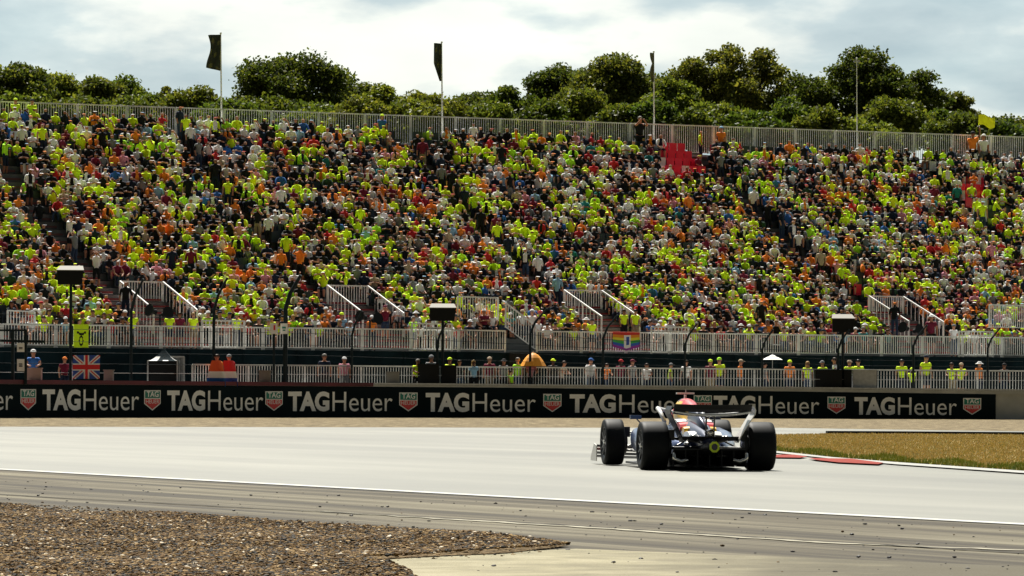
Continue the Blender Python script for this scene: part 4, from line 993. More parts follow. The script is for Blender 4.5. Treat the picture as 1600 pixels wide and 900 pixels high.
light_box(1317, 506, 36, 26, 600, 'black light box with pale top above the grey panel, right side')
# dark horn loudspeakers beside the staircases
for px, py, lab in ((250, 491, 'dark loudspeaker cluster at the foot of the first staircase'), (578, 500, 'dark loudspeaker cluster at the foot of the second staircase'), (1424, 517, 'dark loudspeaker cluster at the foot of the fourth staircase')):
    D = S(s_at(px, .35), .35, 0).y; c = at(px, py, D); fz = WZ; r_ = empty('loudspeaker', Vector((c.x, c.y, fz)), 0, lab, 'loudspeaker', 'loudspeakers by the staircases'); l = c - r_.location
    mb = MB(); mb.tube([l * 0, l], .04, 6); mb.build('stand_pole', dark_post, r_)
    for dx, dz_, a in ((-.16, .08, .5), (.12, -.02, -.4)):
        mb = MB(); q_ = l + Vector((dx, 0, dz_)); d = Vector((math.sin(a) * -1, -.5, .15)).normalized(); mb.tube([q_ - d * -.0, q_ + d * .12, q_ + d * .22, q_ + d * .36], [.10, .10, .15, .25], 10); mb.build('horn', black_m, r_)
# orange umbrella
Du = mid(833, .1).y; c = at(833, 572, Du); r_ = empty('umbrella', Vector((c.x, Du, DZ)), 0, 'open orange umbrella held over people behind the low fence', 'umbrella')
l = c - r_.location; mb = MB(); m_ = Du / F; vs = [Vector((l.x, l.y, l.z + 21 * m_))]; n = 16
for j in range(1, 6):
    for i in range(n):
        a = 2 * math.pi * i / n; rr = j / 5; sc_ = 1 - .06 * (1 if i % 2 else 0) * rr; vs.append(Vector((l.x + 20.5 * m_ * rr * sc_ * math.cos(a), l.y + 20 * m_ * rr * sc_ * math.sin(a), l.z + 21 * m_ * (1 - rr ** 1.9) + 3 * m_ * math.cos(a) * 0)))
fs = [(0, 1 + i, 1 + (i + 1) % n) for i in range(n)] + [(1 + j * n + i, 1 + (j + 1) * n + i, 1 + (j + 1) * n + (i + 1) % n, 1 + j * n + (i + 1) % n) for j in range(4) for i in range(n)]
mesh_obj('canopy', vs, fs, mat('umbrella_orange', (.90, .36, .02), .6), r_, smooth=False)
mb.tube([Vector((l.x, l.y, .6)), Vector((l.x, l.y, l.z + 24 * m_))], .014, 6); mb.build('shaft', grey_metal, r_)
# white parasol
Du = mid(1207, .3).y; c = at(1207, 562, Du); r_ = empty('parasol', Vector((c.x, Du, DZ)), 0, 'small white parasol right of the race car, behind the fence', 'umbrella'); l = c - r_.location
vs = [l + Vector((0, 0, .22))] + [l + Vector((.42 * math.cos(2 * math.pi * i / 10), .42 * math.sin(2 * math.pi * i / 10), 0)) for i in range(10)]
mesh_obj('canopy', vs, [(0, 1 + i, 1 + (i + 1) % 10) for i in range(10)], fl_white, r_); mb = MB(); mb.tube([Vector((l.x, l.y, 0)), l + Vector((0, 0, .26))], .014, 6); mb.build('shaft', grey_metal, r_)
# dark tent with striped pointed roof
Dt = mid(256, .35).y; m_ = Dt / F; c = at(256, 563, Dt); r_ = empty('tent', Vector((c.x, Dt, DZ)), 0, 'small dark gazebo with a pointed pale and dark striped roof', 'tent'); l = c - r_.location
vs = []; n = 16; half = 23 * m_
for j in range(7):
    rr = j / 6
    for i in range(n):
        a = 2 * math.pi * i / n + math.pi / 4; k_ = 1 / max(abs(math.cos(a - 0)), abs(math.sin(a))) * .98; vs.append(l + Vector((half * rr * math.cos(a) * k_, half * rr * math.sin(a) * k_, 20 * m_ * (1 - rr) ** 1.6 - .02)))
fs = []; mi = []
for j in range(6):
    for i in range(n): fs.append((j * n + i, (j + 1) * n + i, (j + 1) * n + (i + 1) % n, j * n + (i + 1) % n)); mi.append(1 if (i % 4 == 0 and j > 2) or (j == 5 and i % 2 == 0) else 0)
mesh_obj('roof', vs, fs, [dark_green, fl_white], r_, mi)
mb = MB(); mb.box(l + Vector((0, 0, -.55)), (half * 1.9, half * 1.9, 1.05)); mb.build('walls', black_m, r_)
for sx in (-1, 1):
    for sy in (-1, 1): mb = MB(); mb.beam(Vector((l.x + sx * half, l.y + sy * half, 0)), Vector((l.x + sx * half, l.y + sy * half, l.z)), .05); mb.build('leg', grey_metal, r_)
# dark sign frame at the left with two small notices
Dg = Bp(20, 0, .7).y; m_ = Dg / F; b = at(28, 592, Dg); r_ = empty('notice_stand', b, 0, 'dark upright frame with two small white notices at far left', 'sign frame')
mb = MB(); A = lambda px, py: at(px, py, Dg) - b
for px in (20, 40): mb.beam(A(px, 600), A(px, 516), .10 if px == 40 else .20, .1)
mb.beam(A(-12, 516), A(42, 516), .07); mb.beam(A(-12, 532), A(70, 534), .09); mb.build('frame', dark_post, r_)
for y0, y1 in ((536, 550), (561, 580)):
    mb = MB(); q = [A(27, y1) + Vector((0, -.08, 0)), A(38.5, y1) + Vector((0, -.08, 0)), A(38.5, y0) + Vector((0, -.08, 0)), A(27, y0) + Vector((0, -.08, 0))]; mb.add(q + [v + Vector((0, .02, 0)) for v in q], [(0, 1, 2, 3), (7, 6, 5, 4), (3, 2, 6, 7), (0, 3, 7, 4), (1, 5, 6, 2), (0, 4, 5, 1)], 0)
    cy = (y0 + y1) / 2
    for k_ in range(3 if y1 == 580 else 2): mb.box(A(32.7, cy + 2 - k_ * 2) + Vector((0, -.085, 0)), (.13, .006, .028), 1)
    mb.build('notice', [fl_white, black_m], r_)
for px in (428, 444):
    Ds = Bp(px, 0, .75).y; b = at(px, 600, Ds); A = lambda x, y: at(x, y, Ds) - b
    r_ = empty('sign', b, 0, 'small white sign with a red mark on a dark stand, left of its twin' if px == 428 else 'small white sign with a green mark on a dark stand, right of its twin', 'sign', 'two small white signs')
    mb = MB(); mb.beam(A(px, 600), A(px, 520), .12, .08); mb.build('post', dark_post, r_)
    mb = MB(); mb.box(A(px, 513.5) + Vector((0, -.07, 0)), (.27, .02, .40), 0); mb.box(A(px + (1 if px == 428 else 0), 512) + Vector((0, -.085, 0)), (.07, .012, .19) if px == 428 else (.14, .012, .07), 1)
    if px == 444: mb.box(A(px, 516) + Vector((0, -.085, 0)), (.10, .012, .05), 1)
    mb.build('panel', [fl_white, logo_red if px == 428 else logo_green], r_)
# crates, panels, covers behind the low fence
def crate(px0, px1, y0, y1, f, m, name, cat, lab, dep=.5):
    Dc = mid((px0 + px1) / 2, f).y; c0 = at(px0, y1, Dc); c1 = at(px1, y0, Dc); r_ = empty(name, Vector(((c0.x + c1.x) / 2, Dc, DZ)), 0, lab, cat); W = c1.x - c0.x; H_ = c1.z - DZ
    mb = MB(); mb.box((0, 0, H_ / 2 + .03), (W, dep, H_ - .06)); mb.build('case', m, r_)
    mb = MB(); mb.box((0, 0, H_ + .015), (W + .05, dep + .05, .035)); mb.build('lid', m, r_)
    mb = MB()
    for sx in (-1, 1):
        for sy in (-1, 1): mb.box((sx * W * .42, sy * dep * .4, .0), (.06, .06, .06))
    mb.build('feet', black_m, r_)
crate(653, 686, 570, 592, -.02, black_m, 'equipment_case', 'case', 'wide black equipment case behind the low fence, left of its pair')
crate(690, 713, 572, 592, -.02, black_m, 'equipment_case', 'case', 'narrower black equipment case right of the wide one')
crate(1273, 1315, 579, 605, -.02, black_m, 'equipment_case', 'case', 'black equipment case behind the low fence at right')
crate(1318, 1330, 579, 605, -.02, black_m, 'equipment_case', 'case', 'small black case beside the right equipment case')
crate(1332, 1369, 579, 605, -.03, grey_metal, 'grey_cabinet', 'cabinet', 'pale grey cabinet panel right of the black cases')
crate(604, 624, 582, 595, -.03, pale_m, 'box', 'box', 'small pale box behind the low fence, left of the black cases')
crate(163, 177, 579, 592, .02, pale_m, 'box', 'box', 'small pale box right of the British flag')
crate(42, 65, 576, 592, .02, mat('dusty_pink', (.42, .28, .24), .7), 'box', 'box', 'pinkish box beside the dark sign frame')
crate(405, 423, 580, 596, .0, pale_m, 'box', 'box', 'pale box below the two small white signs')

# ================================================================== TREES
def leaf_mat(name, c0, c1, c2):
    m = bpy.data.materials.new(name); m.use_nodes = True; t = m.node_tree; t.nodes.clear(); Nn = t.nodes.new
    o_ = Nn('ShaderNodeOutputMaterial'); g = Nn('ShaderNodeNewGeometry'); cr = Nn('ShaderNodeValToRGB')
    cr.color_ramp.elements[0].color = (*c0, 1); cr.color_ramp.elements[1].color = (*c2, 1); e = cr.color_ramp.elements.new(.55); e.color = (*c1, 1)
    t.links.new(g.outputs['Random Per Island'], cr.inputs[0])
    oi = Nn('ShaderNodeObjectInfo'); hs = Nn('ShaderNodeHueSaturation'); m1 = Nn('ShaderNodeMapRange'); m1.inputs['To Min'].default_value = .475; m1.inputs['To Max'].default_value = .52
    m2 = Nn('ShaderNodeMapRange'); m2.inputs['To Min'].default_value = 1.35; m2.inputs['To Max'].default_value = .75
    t.links.new(oi.outputs['Random'], m1.inputs['Value']); t.links.new(oi.outputs['Random'], m2.inputs['Value']); t.links.new(m1.outputs[0], hs.inputs['Hue']); t.links.new(m2.outputs[0], hs.inputs['Value']); t.links.new(cr.outputs[0], hs.inputs['Color'])
    d = Nn('ShaderNodeBsdfPrincipled'); d.inputs['Roughness'].default_value = .5; d.inputs['Specular IOR Level'].default_value = .08; t.links.new(hs.outputs[0], d.inputs['Base Color'])
    tr = Nn('ShaderNodeBsdfTranslucent'); ht = Nn('ShaderNodeMixRGB'); ht.blend_type = 'MULTIPLY'; ht.inputs[0].default_value = 1; ht.inputs[2].default_value = (1.5, 1.5, .6, 1)
    t.links.new(hs.outputs[0], ht.inputs[1]); t.links.new(ht.outputs[0], tr.inputs[0]); mx_ = Nn('ShaderNodeMixShader'); mx_.inputs[0].default_value = .38
    t.links.new(d.outputs[0], mx_.inputs[1]); t.links.new(tr.outputs[0], mx_.inputs[2]); t.links.new(mx_.outputs[0], o_.inputs[0]); return m
leafs = [leaf_mat('leaf_dark', (.045, .062, .020), (.075, .095, .026), (.17, .17, .04)), leaf_mat('leaf_mid', (.045, .07, .016), (.085, .12, .024), (.16, .18, .04)), leaf_mat('leaf_yellowgreen', (.045, .068, .016), (.078, .10, .021), (.15, .16, .033))]
bark = mat('bark', (.045, .035, .025), .9, var=.3, vscale=3)
def tree(cx, top, wpx, hpx, D, mt, nl, lr, per, leaf, lab, open_=.0):
    """crown centred on photo column cx, top at row top, wpx by hpx in photo pixels"""
    m_ = D / F; big = nl >= 65; wpx *= 1.36 if not big else 1.42; nl = int(nl * (1.8 if not big else 1.0)); per = per * (1 if not big else .85); leaf *= .68; Ctop = at(cx, top, D); W = wpx * m_ / 2; H_ = hpx * m_ / 2; cz = Ctop.z - H_; base = Vector((Ctop.x, D, gz(D) - .1))
    r_ = empty('tree', base, 0, lab, 'tree', 'trees behind the grandstand')
    lobes = []
    lc = 0
    while len(lobes) < nl and lc < 4000:
        lc += 1
        a = random.uniform(0, 6.283); zz = random.uniform(-.9, 1); q = math.sqrt(max(0, 1 - zz * zz * .92)); rad = random.uniform(.55, .9) if random.random() < .75 else random.uniform(.1, .55)
        c = Vector((W * (1 - lr * .7) * rad * q * math.cos(a), W * .6 * rad * q * math.sin(a), cz - base.z + H_ * (1 - lr * .75) * zz * (rad if rad > .55 else 1)))
        rr = W * lr * random.uniform(.7, 1.25)
        if rr > H_ * .55: rr = H_ * .55
        lobes.append((c, rr))
    Vt = []; 
    for c, rr in lobes:
        n = int(per * 2.1 * (rr / (W * lr)) ** 2); d = rng.normal(size=(n, 3)); d /= np.linalg.norm(d, axis=1)[:, None]; d[:, 2] = np.abs(d[:, 2]) * np.where(rng.random(n) < .72, 1, -.7)
        rad = rr * (rng.random(n) ** .45) * (1 + .15 * rng.normal(size=n)); pos = np.array(c) + d * rad[:, None] * np.array([1, 1, .8])
        Vt.append(pos)
    P = np.vstack(Vt); n = len(P); a = rng.normal(size=(n, 3)); a /= np.linalg.norm(a, axis=1)[:, None]; b = rng.normal(size=(n, 3)); b -= (a * b).sum(1)[:, None] * a; b /= np.linalg.norm(b, axis=1)[:, None]
    sz = leaf * rng.uniform(.55, 1.3, size=(n, 1)); q4 = np.stack([P - a * sz, P + b * sz * .62, P + a * sz, P - b * sz * .62], axis=1).reshape(-1, 3)
    me = bpy.data.meshes.new('crown'); me.vertices.add(4 * n); me.vertices.foreach_set('co', q4.astype(np.float32).ravel()); me.loops.add(4 * n); me.loops.foreach_set('vertex_index', np.arange(4 * n, dtype=np.int32)); me.polygons.add(n); me.polygons.foreach_set('loop_start', np.arange(0, 4 * n, 4, dtype=np.int32)); me.materials.append(leafs[mt]); me.update(calc_edges=True)
    link(bpy.data.objects.new('crown', me), r_)
    mb = MB(); tr0 = .035 * W + .18; fork = Vector((random.uniform(-.2, .2), 0, cz - base.z - H_ * .75)); mb.tube([Vector((0, 0, 0)), fork * .5 + Vector((.1, 0, 0)), fork], [tr0 * 1.3, tr0, tr0 * .8], 8)
    for c, rr in lobes[::2]:
        md_ = fork * .45 + c * .55 + Vector((random.uniform(-.4, .4), random.uniform(-.3, .3), -.1 * H_)); mb.tube([fork, md_, c], [tr0 * .55, tr0 * .28, tr0 * .08], 6, cap=False)
    mb.build('trunk', bark, r_)
T_ = tree
# (centre, top, width, height, distance, leaf kind, lobes, lobe radius, leaves per lobe, leaf size)
T_(22, 87, 120, 150, 232, 0, 26, .30, 420, .16, 'dark tree at the left edge of the photo, tallest on that side')
T_(92, 117, 110, 120, 236, 1, 22, .30, 380, .16, 'mid green tree second from the left edge')
T_(168, 116, 100, 120, 228, 0, 22, .30, 380, .16, 'rounded dark tree left of the gap of open sky')
T_(262, 108, 34, 150, 240, 0, 12, .42, 130, .14, 'thin wispy tree in the gap left of the first flagpole')
T_(232, 142, 66, 90, 234, 1, 14, .34, 260, .14, 'low loose tree under the open sky gap')
T_(310, 136, 110, 110, 226, 2, 20, .32, 330, .16, 'yellow green bushy tree behind the first flagpole')
T_(455, 78, 205, 190, 238, 0, 46, .20, 330, .17, 'big round dark tree right of the first flagpole')
T_(410, 150, 130, 90, 222, 2, 20, .30, 330, .16, 'low yellow green tree in front of the big round tree')
T_(500, 158, 130, 80, 221, 1, 18, .30, 300, .16, 'low green tree right and in front of the big round tree')
T_(600, 134, 100, 110, 236, 1, 20, .30, 330, .16, 'mid green tree just right of the big round tree')
T_(660, 142, 110, 110, 227, 2, 20, .30, 330, .16, 'yellow green tree left of the second flagpole')
T_(735, 138, 100, 110, 240, 0, 20, .30, 330, .16, 'dark low tree right of the second flagpole')
T_(790, 126, 110, 120, 230, 2, 22, .30, 350, .16, 'yellow green tree right of the second flagpole, lit on top')
T_(868, 99, 110, 140, 240, 0, 28, .27, 350, .16, 'dark tree with two humps left of the third flagpole')
T_(965, 92, 160, 150, 236, 0, 38, .24, 380, .17, 'broad dark tree behind the third flagpole')
T_(922, 101, 130, 140, 241, 1, 26, .28, 330, .16, 'mid green tree filling the dip left of the broad dark tree')
T_(1012, 108, 110, 130, 242, 0, 24, .28, 330, .16, 'dark tree filling the dip right of the broad dark tree')
T_(195, 124, 100, 110, 243, 1, 20, .30, 330, .16, 'green tree right of the rounded dark tree at left')
T_(60, 108, 110, 120, 243, 1, 22, .30, 330, .16, 'green tree between the two leftmost trees')
T_(560, 126, 110, 110, 243, 0, 20, .30, 330, .16, 'dark tree touching the right side of the big round tree')
T_(1095, 98, 100, 140, 243, 0, 22, .28, 330, .16, 'dark tree filling the dip left of the tall airy tree')
T_(130, 119, 110, 110, 241, 0, 22, .30, 330, .16, 'dark tree between the second and third trees from left')
T_(900, 140, 130, 100, 226, 2, 22, .30, 330, .16, 'low yellow green tree left of the third flagpole')
T_(1050, 118, 90, 120, 228, 1, 20, .30, 330, .16, 'mid green tree just right of the third flagpole')
T_(1152, 64, 190, 190, 238, 0, 105, .15, 280, .15, 'tall airy tree with sky showing through, between the last two flagpoles')
T_(1120, 160, 130, 80, 224, 1, 18, .28, 300, .16, 'low green tree under the tall airy tree')
T_(1345, 76, 235, 200, 236, 0, 125, .14, 300, .16, 'widest tree with dark spreading limbs behind the bare flagpole')
T_(1240, 150, 100, 90, 226, 1, 18, .28, 300, .16, 'low green tree left of the widest tree')
T_(1405, 150, 120, 90, 225, 2, 18, .28, 300, .16, 'low yellow green tree right of the bare flagpole')
T_(1490, 137, 76, 110, 238, 0, 20, .28, 280, .15, 'narrow dark tree left of the waved neon flag')
T_(1462, 168, 90, 70, 228, 1, 14, .30, 280, .15, 'small green tree beneath the narrow dark one')
T_(1575, 180, 90, 80, 236, 0, 16, .30, 280, .15, 'low dark tree at the right edge of the photo')
T_(1635, 172, 90, 90, 234, 1, 14, .30, 260, .16, 'low green tree cut by the right edge of photo')
T_(-60, 100, 120, 140, 236, 1, 20, .30, 300, .18, 'green tree cut by the left edge of photo')

kinds_ = ['low olive tree just above the top fence', 'low green tree just above the top fence']
spots = [('left of the first flagpole', 200, 150, 1), ('at the left edge', 40, 140, 1), ('under the second tree from the left', 120, 146, 2), ('directly behind the first flagpole', 350, 152, 1), ('right of the big round tree', 560, 156, 2), ('midway between first two flagpoles', 640, 158, 1),
         ('directly behind the second flagpole', 700, 160, 2), ('left of the two humped tree', 770, 160, 1), ('under the two humped tree', 850, 160, 2), ('under the broad dark tree', 975, 164, 2), ('directly behind the third flagpole', 1025, 160, 1), ('left under the tall airy tree', 1085, 168, 2),
         ('right under the tall airy tree', 1180, 170, 1), ('left under the widest tree', 1290, 172, 2), ('right of the bare flagpole, close to it', 1350, 178, 1), ('left of the waved flag', 1500, 180, 2), ('right of the waved flag', 1560, 192, 1)]
for nm_, cx_, ty_, mk_ in spots: T_(cx_, ty_, 105, 80, 219, mk_, 14, .32, 260, .17, f"low {'olive' if mk_ == 2 else 'green'} tree just above the top fence, {nm_}")
# ================================================================== THE RACE CAR
navy_p = mat('car_navy', (.008, .014, .05), .35, .3, coat=.5); carb = mat('carbon_black', (.012, .012, .013), .42, spec=.45); carb_m = mat('carbon_matte', (.010, .010, .011), .65)
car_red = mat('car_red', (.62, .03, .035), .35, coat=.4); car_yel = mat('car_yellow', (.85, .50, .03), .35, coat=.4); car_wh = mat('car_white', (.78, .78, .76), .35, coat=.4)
silver = mat('silver_plate', (.62, .60, .56), .38, .25); chrome = mat('chrome', (.75, .72, .68), .18, 1); steel = mat('arm_steel', (.45, .44, .42), .3, .8); rubber = mat('tyre_rubber', (.006, .007, .008), .6, spec=.16, var=.25, vscale=6); rimm = mat('rim_dark', (.03, .03, .033), .35, .6)
neon_edge = mat('light_frame_yellow', (.55, .70, .02), .5); glass_d = mat('lamp_lens_dark', (.03, .03, .05), .15)
rc = G(1103, 735.2); YAW = R(7.4)
car = empty('race_car', rc, YAW, 'open wheel race car in navy, red and black driving away along the track', 'race car')
def wheel(x, y, r_, wd, side):
    o_ = bpy.data.objects.new('wheel', None); o_.location = (x, y, r_ + .004); link(o_, car); h = wd / 2
    mb = MB(); rr = r_
    prof = [(-h * .88, rr * .66), (-h * .99, rr * .74), (-h, rr * .86), (-h * .95, rr * .94), (-h * .84, rr * .983), (-h * .6, rr * .998), (0, rr), (h * .6, rr * .998), (h * .84, rr * .983), (h * .95, rr * .94), (h, rr * .86), (h * .99, rr * .74), (h * .88, rr * .66)]
    mb.lathe_x((0, 0, 0), prof, 56); mb.build('tyre', rubber, o_, True)
    mb = MB(); mb.lathe_x((0, 0, 0), [(-h * .85, 0.001), (-h * .80, rr * .18), (-h * .72, rr * .3), (-h * .78, rr * .60), (-h * .88, rr * .665), (h * .88, rr * .665), (h * .78, rr * .6), (h * .5, rr * .3), (h * .6, .001)], 40)
    for k in range(10):
        a = 2 * math.pi * k / 10; 
        for sx in (-1, 1): mb.beam(Vector((sx * h * .82, rr * .15 * math.cos(a), rr * .15 * math.sin(a))), Vector((sx * h * .86, rr * .6 * math.cos(a + .15), rr * .6 * math.sin(a + .15))), .02, .03)
    mb.build('rim', rimm, o_)
    mb = MB(); mb.lathe_x((0, 0, 0), [(side * h * .9, .001), (side * h * .95, .03), (side * h * .8, .035)], 12); mb.build('wheel_nut', chrome, o_)
    mb = MB(); mb.lathe_x((-side * h * .95, 0, 0), [(0, .001), (0, r_ * .52), (-side * .06, r_ * .5), (-side * .08, .10), (-side * .08, .001)], 24); mb.box((-side * (h + .05), -.06, .16), (.10, .16, .16)); mb.build('brake_duct', carb, o_)
wheel(-.80, 0, .36, .405, -1); wheel(.80, 0, .36, .405, 1); wheel(-.845, 3.6, .36, .305, -1); wheel(.845, 3.6, .36, .305, 1)
def sec(y, hw, z0, z1, e=2.6, n=20, cx=0.0):
    pts = []; zc = (z0 + z1) / 2; hz = (z1 - z0) / 2
    for k in range(n):
        a = 2 * math.pi * k / n; c, s_ = math.cos(a), math.sin(a); pts.append(Vector((cx + hw * math.copysign(abs(c) ** (2 / e), c), y, zc + hz * math.copysign(abs(s_) ** (2 / e), s_))))
    return pts
mb = MB(); mb.loft([sec(-.42, .05, .33, .47), sec(-.3, .10, .30, .52), sec(.0, .15, .24, .60), sec(.5, .22, .16, .68), sec(1.1, .27, .10, .76), sec(1.6, .30, .08, .80), sec(2.0, .34, .08, .70), sec(2.8, .34, .08, .64), sec(3.3, .26, .12, .58), sec(4.0, .17, .18, .44), sec(4.6, .12, .16, .30), sec(4.85, .08, .15, .22)])
body = mb.build('body_shell', navy_p, car, True)
# engine cover with roll hoop and airbox
mb = MB(); mb.loft([sec(.0, .035, .50, .66, 2.2), sec(.5, .07, .55, .80, 2.2), sec(1.0, .11, .6, .95, 2.2), sec(1.5, .15, .62, 1.045, 2.3), sec(1.8, .18, .62, 1.065, 2.3), sec(1.95, .165, .64, 1.03, 2.3)])
ec = mb.build('engine_cover', [navy_p, car_red, car_yel], car, True)
mi = []
for p in ec.data.polygons:
    c = p.center; mi.append(1 if (.9 < c.y < 1.9 and c.z > .76 and -.10 < c.x < .07) else 2 if (.9 < c.y < 1.9 and c.z > .70 and c.x <= -.10) else 0)
ec.data.polygons.foreach_set('material_index', mi)
mb = MB(); mb.add([Vector((-.008, y, z)) for y, z in ((-.1, .55), (1.3, .80), (1.35, .93), (.55, .90), (.0, .70))] + [Vector((.008, y, z)) for y, z in ((-.1, .55), (1.3, .80), (1.35, .93), (.55, .90), (.0, .70))], [(0, 1, 2, 3, 4), (9, 8, 7, 6, 5), (0, 4, 9, 5), (4, 3, 8, 9), (3, 2, 7, 8), (2, 1, 6, 7), (1, 0, 5, 6)]); mb.build('shark_fin', navy_p, car)
mb = MB(); mb.box((0, 1.85, 1.08), (.02, .12, .07)); mb.box((0, 1.85, 1.135), (.27, .10, .028)); mb.tube([(-.0, 1.8, 1.13), (0, 1.8, 1.19)], .006, 5); mb.build('roof_camera', car_wh, car)
# red and yellow motif on the cover flanks; white patches are painted sun glints
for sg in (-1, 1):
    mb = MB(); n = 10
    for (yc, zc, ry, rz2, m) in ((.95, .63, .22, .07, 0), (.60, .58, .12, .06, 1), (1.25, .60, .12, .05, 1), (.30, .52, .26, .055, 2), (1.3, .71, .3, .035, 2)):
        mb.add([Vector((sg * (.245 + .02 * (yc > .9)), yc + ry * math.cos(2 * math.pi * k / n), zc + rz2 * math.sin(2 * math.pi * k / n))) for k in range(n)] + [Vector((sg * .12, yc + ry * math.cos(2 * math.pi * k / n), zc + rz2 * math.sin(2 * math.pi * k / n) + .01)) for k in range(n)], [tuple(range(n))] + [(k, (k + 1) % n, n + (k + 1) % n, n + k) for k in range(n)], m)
    mb.build('livery_and_glints', [car_red, car_yel, car_wh], car)
for sg in (-1, 1):
    mb = MB(); mb.loft([sec(.1, .05, .30, .40, 2.5, 16, sg * .20), sec(.5, .12, .16, .44, 2.8, 16, sg * .30), sec(1.1, .22, .12, .50, 3, 16, sg * .42), sec(1.8, .27, .14, .58, 3.4, 16, sg * .48), sec(2.4, .26, .22, .62, 3.6, 16, sg * .48), sec(2.55, .25, .26, .60, 3.6, 16, sg * .48)]); mb.build('sidepod', mat('car_blue_gloss', (.05, .08, .20), .28, .35, coat=.6), car, True)
    # mirror
    mb = MB(); mb.box((sg * .62, 2.75, .76), (.17, .10, .06)); mb.tube([(sg * .60, 2.75, .73), (sg * .50, 2.6, .60)], .010, 6); mb.build('mirror', mat('mirror_blue', (.02, .08, .22), .3, coat=.5) if sg < 0 else navy_p, car)
# halo, painted white for its sunlit look, and helmet
mb = MB(); mb.tube([(-.30, 1.95, .70), (-.33, 2.2, .86), (-.30, 2.6, .90), (-.18, 2.95, .88), (0, 3.08, .84), (.18, 2.95, .88), (.30, 2.6, .90), (.33, 2.2, .86), (.30, 1.95, .70)], .032, 8); mb.tube([(0, 3.08, .84), (0, 3.25, .62)], .025, 8); mb.build('halo', car_wh, car, True)
mb = MB(); v, f = sphere_pts(Vector((0, 2.35, .80)), (.13, .155, .145), 14, 10); mb.add(v, f); mb.build('helmet', car_red, car, True)
# floor, plank, diffuser
mb = MB(); fl = [(-.36, .10), (-.42, .6), (-.70, .9), (-.78, 1.5), (-.78, 2.7), (-.45, 3.0), (.45, 3.0), (.78, 2.7), (.78, 1.5), (.70, .9), (.42, .6), (.36, .10)]
mb.add([Vector((x, y, .055)) for x, y in fl] + [Vector((x, y, .085)) for x, y in fl], [tuple(range(11, -1, -1)), tuple(range(12, 24))] + [(k, (k + 1) % 12, 12 + (k + 1) % 12, 12 + k) for k in range(12)]); mb.build('floor', carb, car)
mb = MB(); xs = [-.54, -.36, -.18, 0, .18, .36, .54]
prf = [(.55, .06), (.2, .10), (-.1, .19), (-.32, .31)]
for i in range(len(prf) - 1):
    (y0, z0), (y1, z1) = prf[i], prf[i + 1]; mb.add([Vector((-.54, y0, z0)), Vector((.54, y0, z0)), Vector((.54, y1, z1)), Vector((-.54, y1, z1)), Vector((-.54, y0, z0 + .02)), Vector((.54, y0, z0 + .02)), Vector((.54, y1, z1 + .02)), Vector((-.54, y1, z1 + .02))], [(0, 1, 2, 3), (7, 6, 5, 4), (0, 3, 7, 4), (1, 5, 6, 2), (3, 2, 6, 7)])
mb.build('diffuser', carb_m, car)
for x in xs:
    mb = MB(); mb.add([Vector((x + d, y, z)) for d in (-.006, .006) for y, z in ((.5, .05), (-.33, .06), (-.33, .31), (.2, .11))], [(0, 1, 2, 3), (7, 6, 5, 4), (1, 5, 6, 2), (2, 6, 7, 3), (0, 4, 5, 1)]); mb.build('diffuser_strake', carb_m, car)
# gearbox, crash structure, rain light, exhaust
mb = MB(); mb.loft([sec(.9, .22, .10, .5, 3), sec(.3, .16, .14, .48, 3), sec(-.1, .12, .20, .44, 3), sec(-.55, .07, .29, .42, 4), sec(-.68, .06, .30, .42, 4)]); mb.build('crash_structure', carb, car, True)
for x, z, r_ in ((-.20, .50, .05), (.16, .46, .035), (-.30, .40, .03), (.28, .50, .028)):
    mb = MB(); v, f = sphere_pts(Vector((x, -.05, z)), (r_ * 1.6, .12, r_), 10, 6); mb.add(v, f); mb.build('exhaust_glint', chrome, car, True)  # chrome blobs added to give glints around the exhaust
mb = MB(); n = 8; o8 = [(.078 * math.cos(math.pi / 8 + k * math.pi / 4), .085 * math.sin(math.pi / 8 + k * math.pi / 4)) for k in range(n)]; i8 = [(x * .62, z * .62) for x, z in o8]
V_ = [Vector((x, y, .36 + z)) for y in (-.72, -.69) for ring in (o8, i8) for x, z in ring]
fs = [(k, (k + 1) % n, n + (k + 1) % n, n + k) for k in range(n)] + [(k, 2 * n + k, 2 * n + (k + 1) % n, (k + 1) % n) for k in range(n)] + [(n + k, n + (k + 1) % n, 3 * n + (k + 1) % n, 3 * n + k) for k in range(n)]
lt = mesh_obj('rain_light', V_, fs, neon_edge, car); mb = MB(); mb.box((0, -.70, .36), (.09, .03, .09)); mb.build('lens', glass_d, lt)
mb = MB(); mb.tube([(0, .1, .55), (0, -.42, .56)], .055, 14, cap=False); mb.tube([(0, .1, .55), (0, -.40, .56)], .048, 14); mb.build('exhaust', chrome, car, True)
# suspension
for sg in (-1, 1):
    mb = MB()
    for a, b, r_ in (((.60, .05, .50), (.14, .35, .40), .016), ((.60, .0, .50), (.13, -.25, .42), .016), ((.62, .05, .24), (.12, .5, .20), .018), ((.62, -.02, .24), (.12, -.2, .22), .018), ((.62, -.05, .33), (.10, -.05, .34), .022), ((.60, .02, .28), (.16, .2, .50), .014)):
        mb.tube([(sg * a[0], a[1], a[2]), (sg * b[0], b[1], b[2])], r_, 8)
    mb.build('rear_suspension', carb if sg < 0 else steel, car)
    mb = MB()
    for a, b, r_ in (((.70, 3.6, .52), (.20, 3.35, .50), .014), ((.70, 3.6, .50), (.20, 3.9, .42), .014), ((.70, 3.6, .24), (.18, 3.3, .20), .016), ((.70, 3.6, .24), (.16, 3.95, .22), .016), ((.70, 3.62, .30), (.18, 3.6, .34), .014), ((.68, 3.6, .26), (.2, 3.55, .5), .012)):
        mb.tube([(sg * a[0], a[1], a[2]), (sg * b[0], b[1], b[2])], r_, 8)
    mb.build('front_suspension', steel, car)
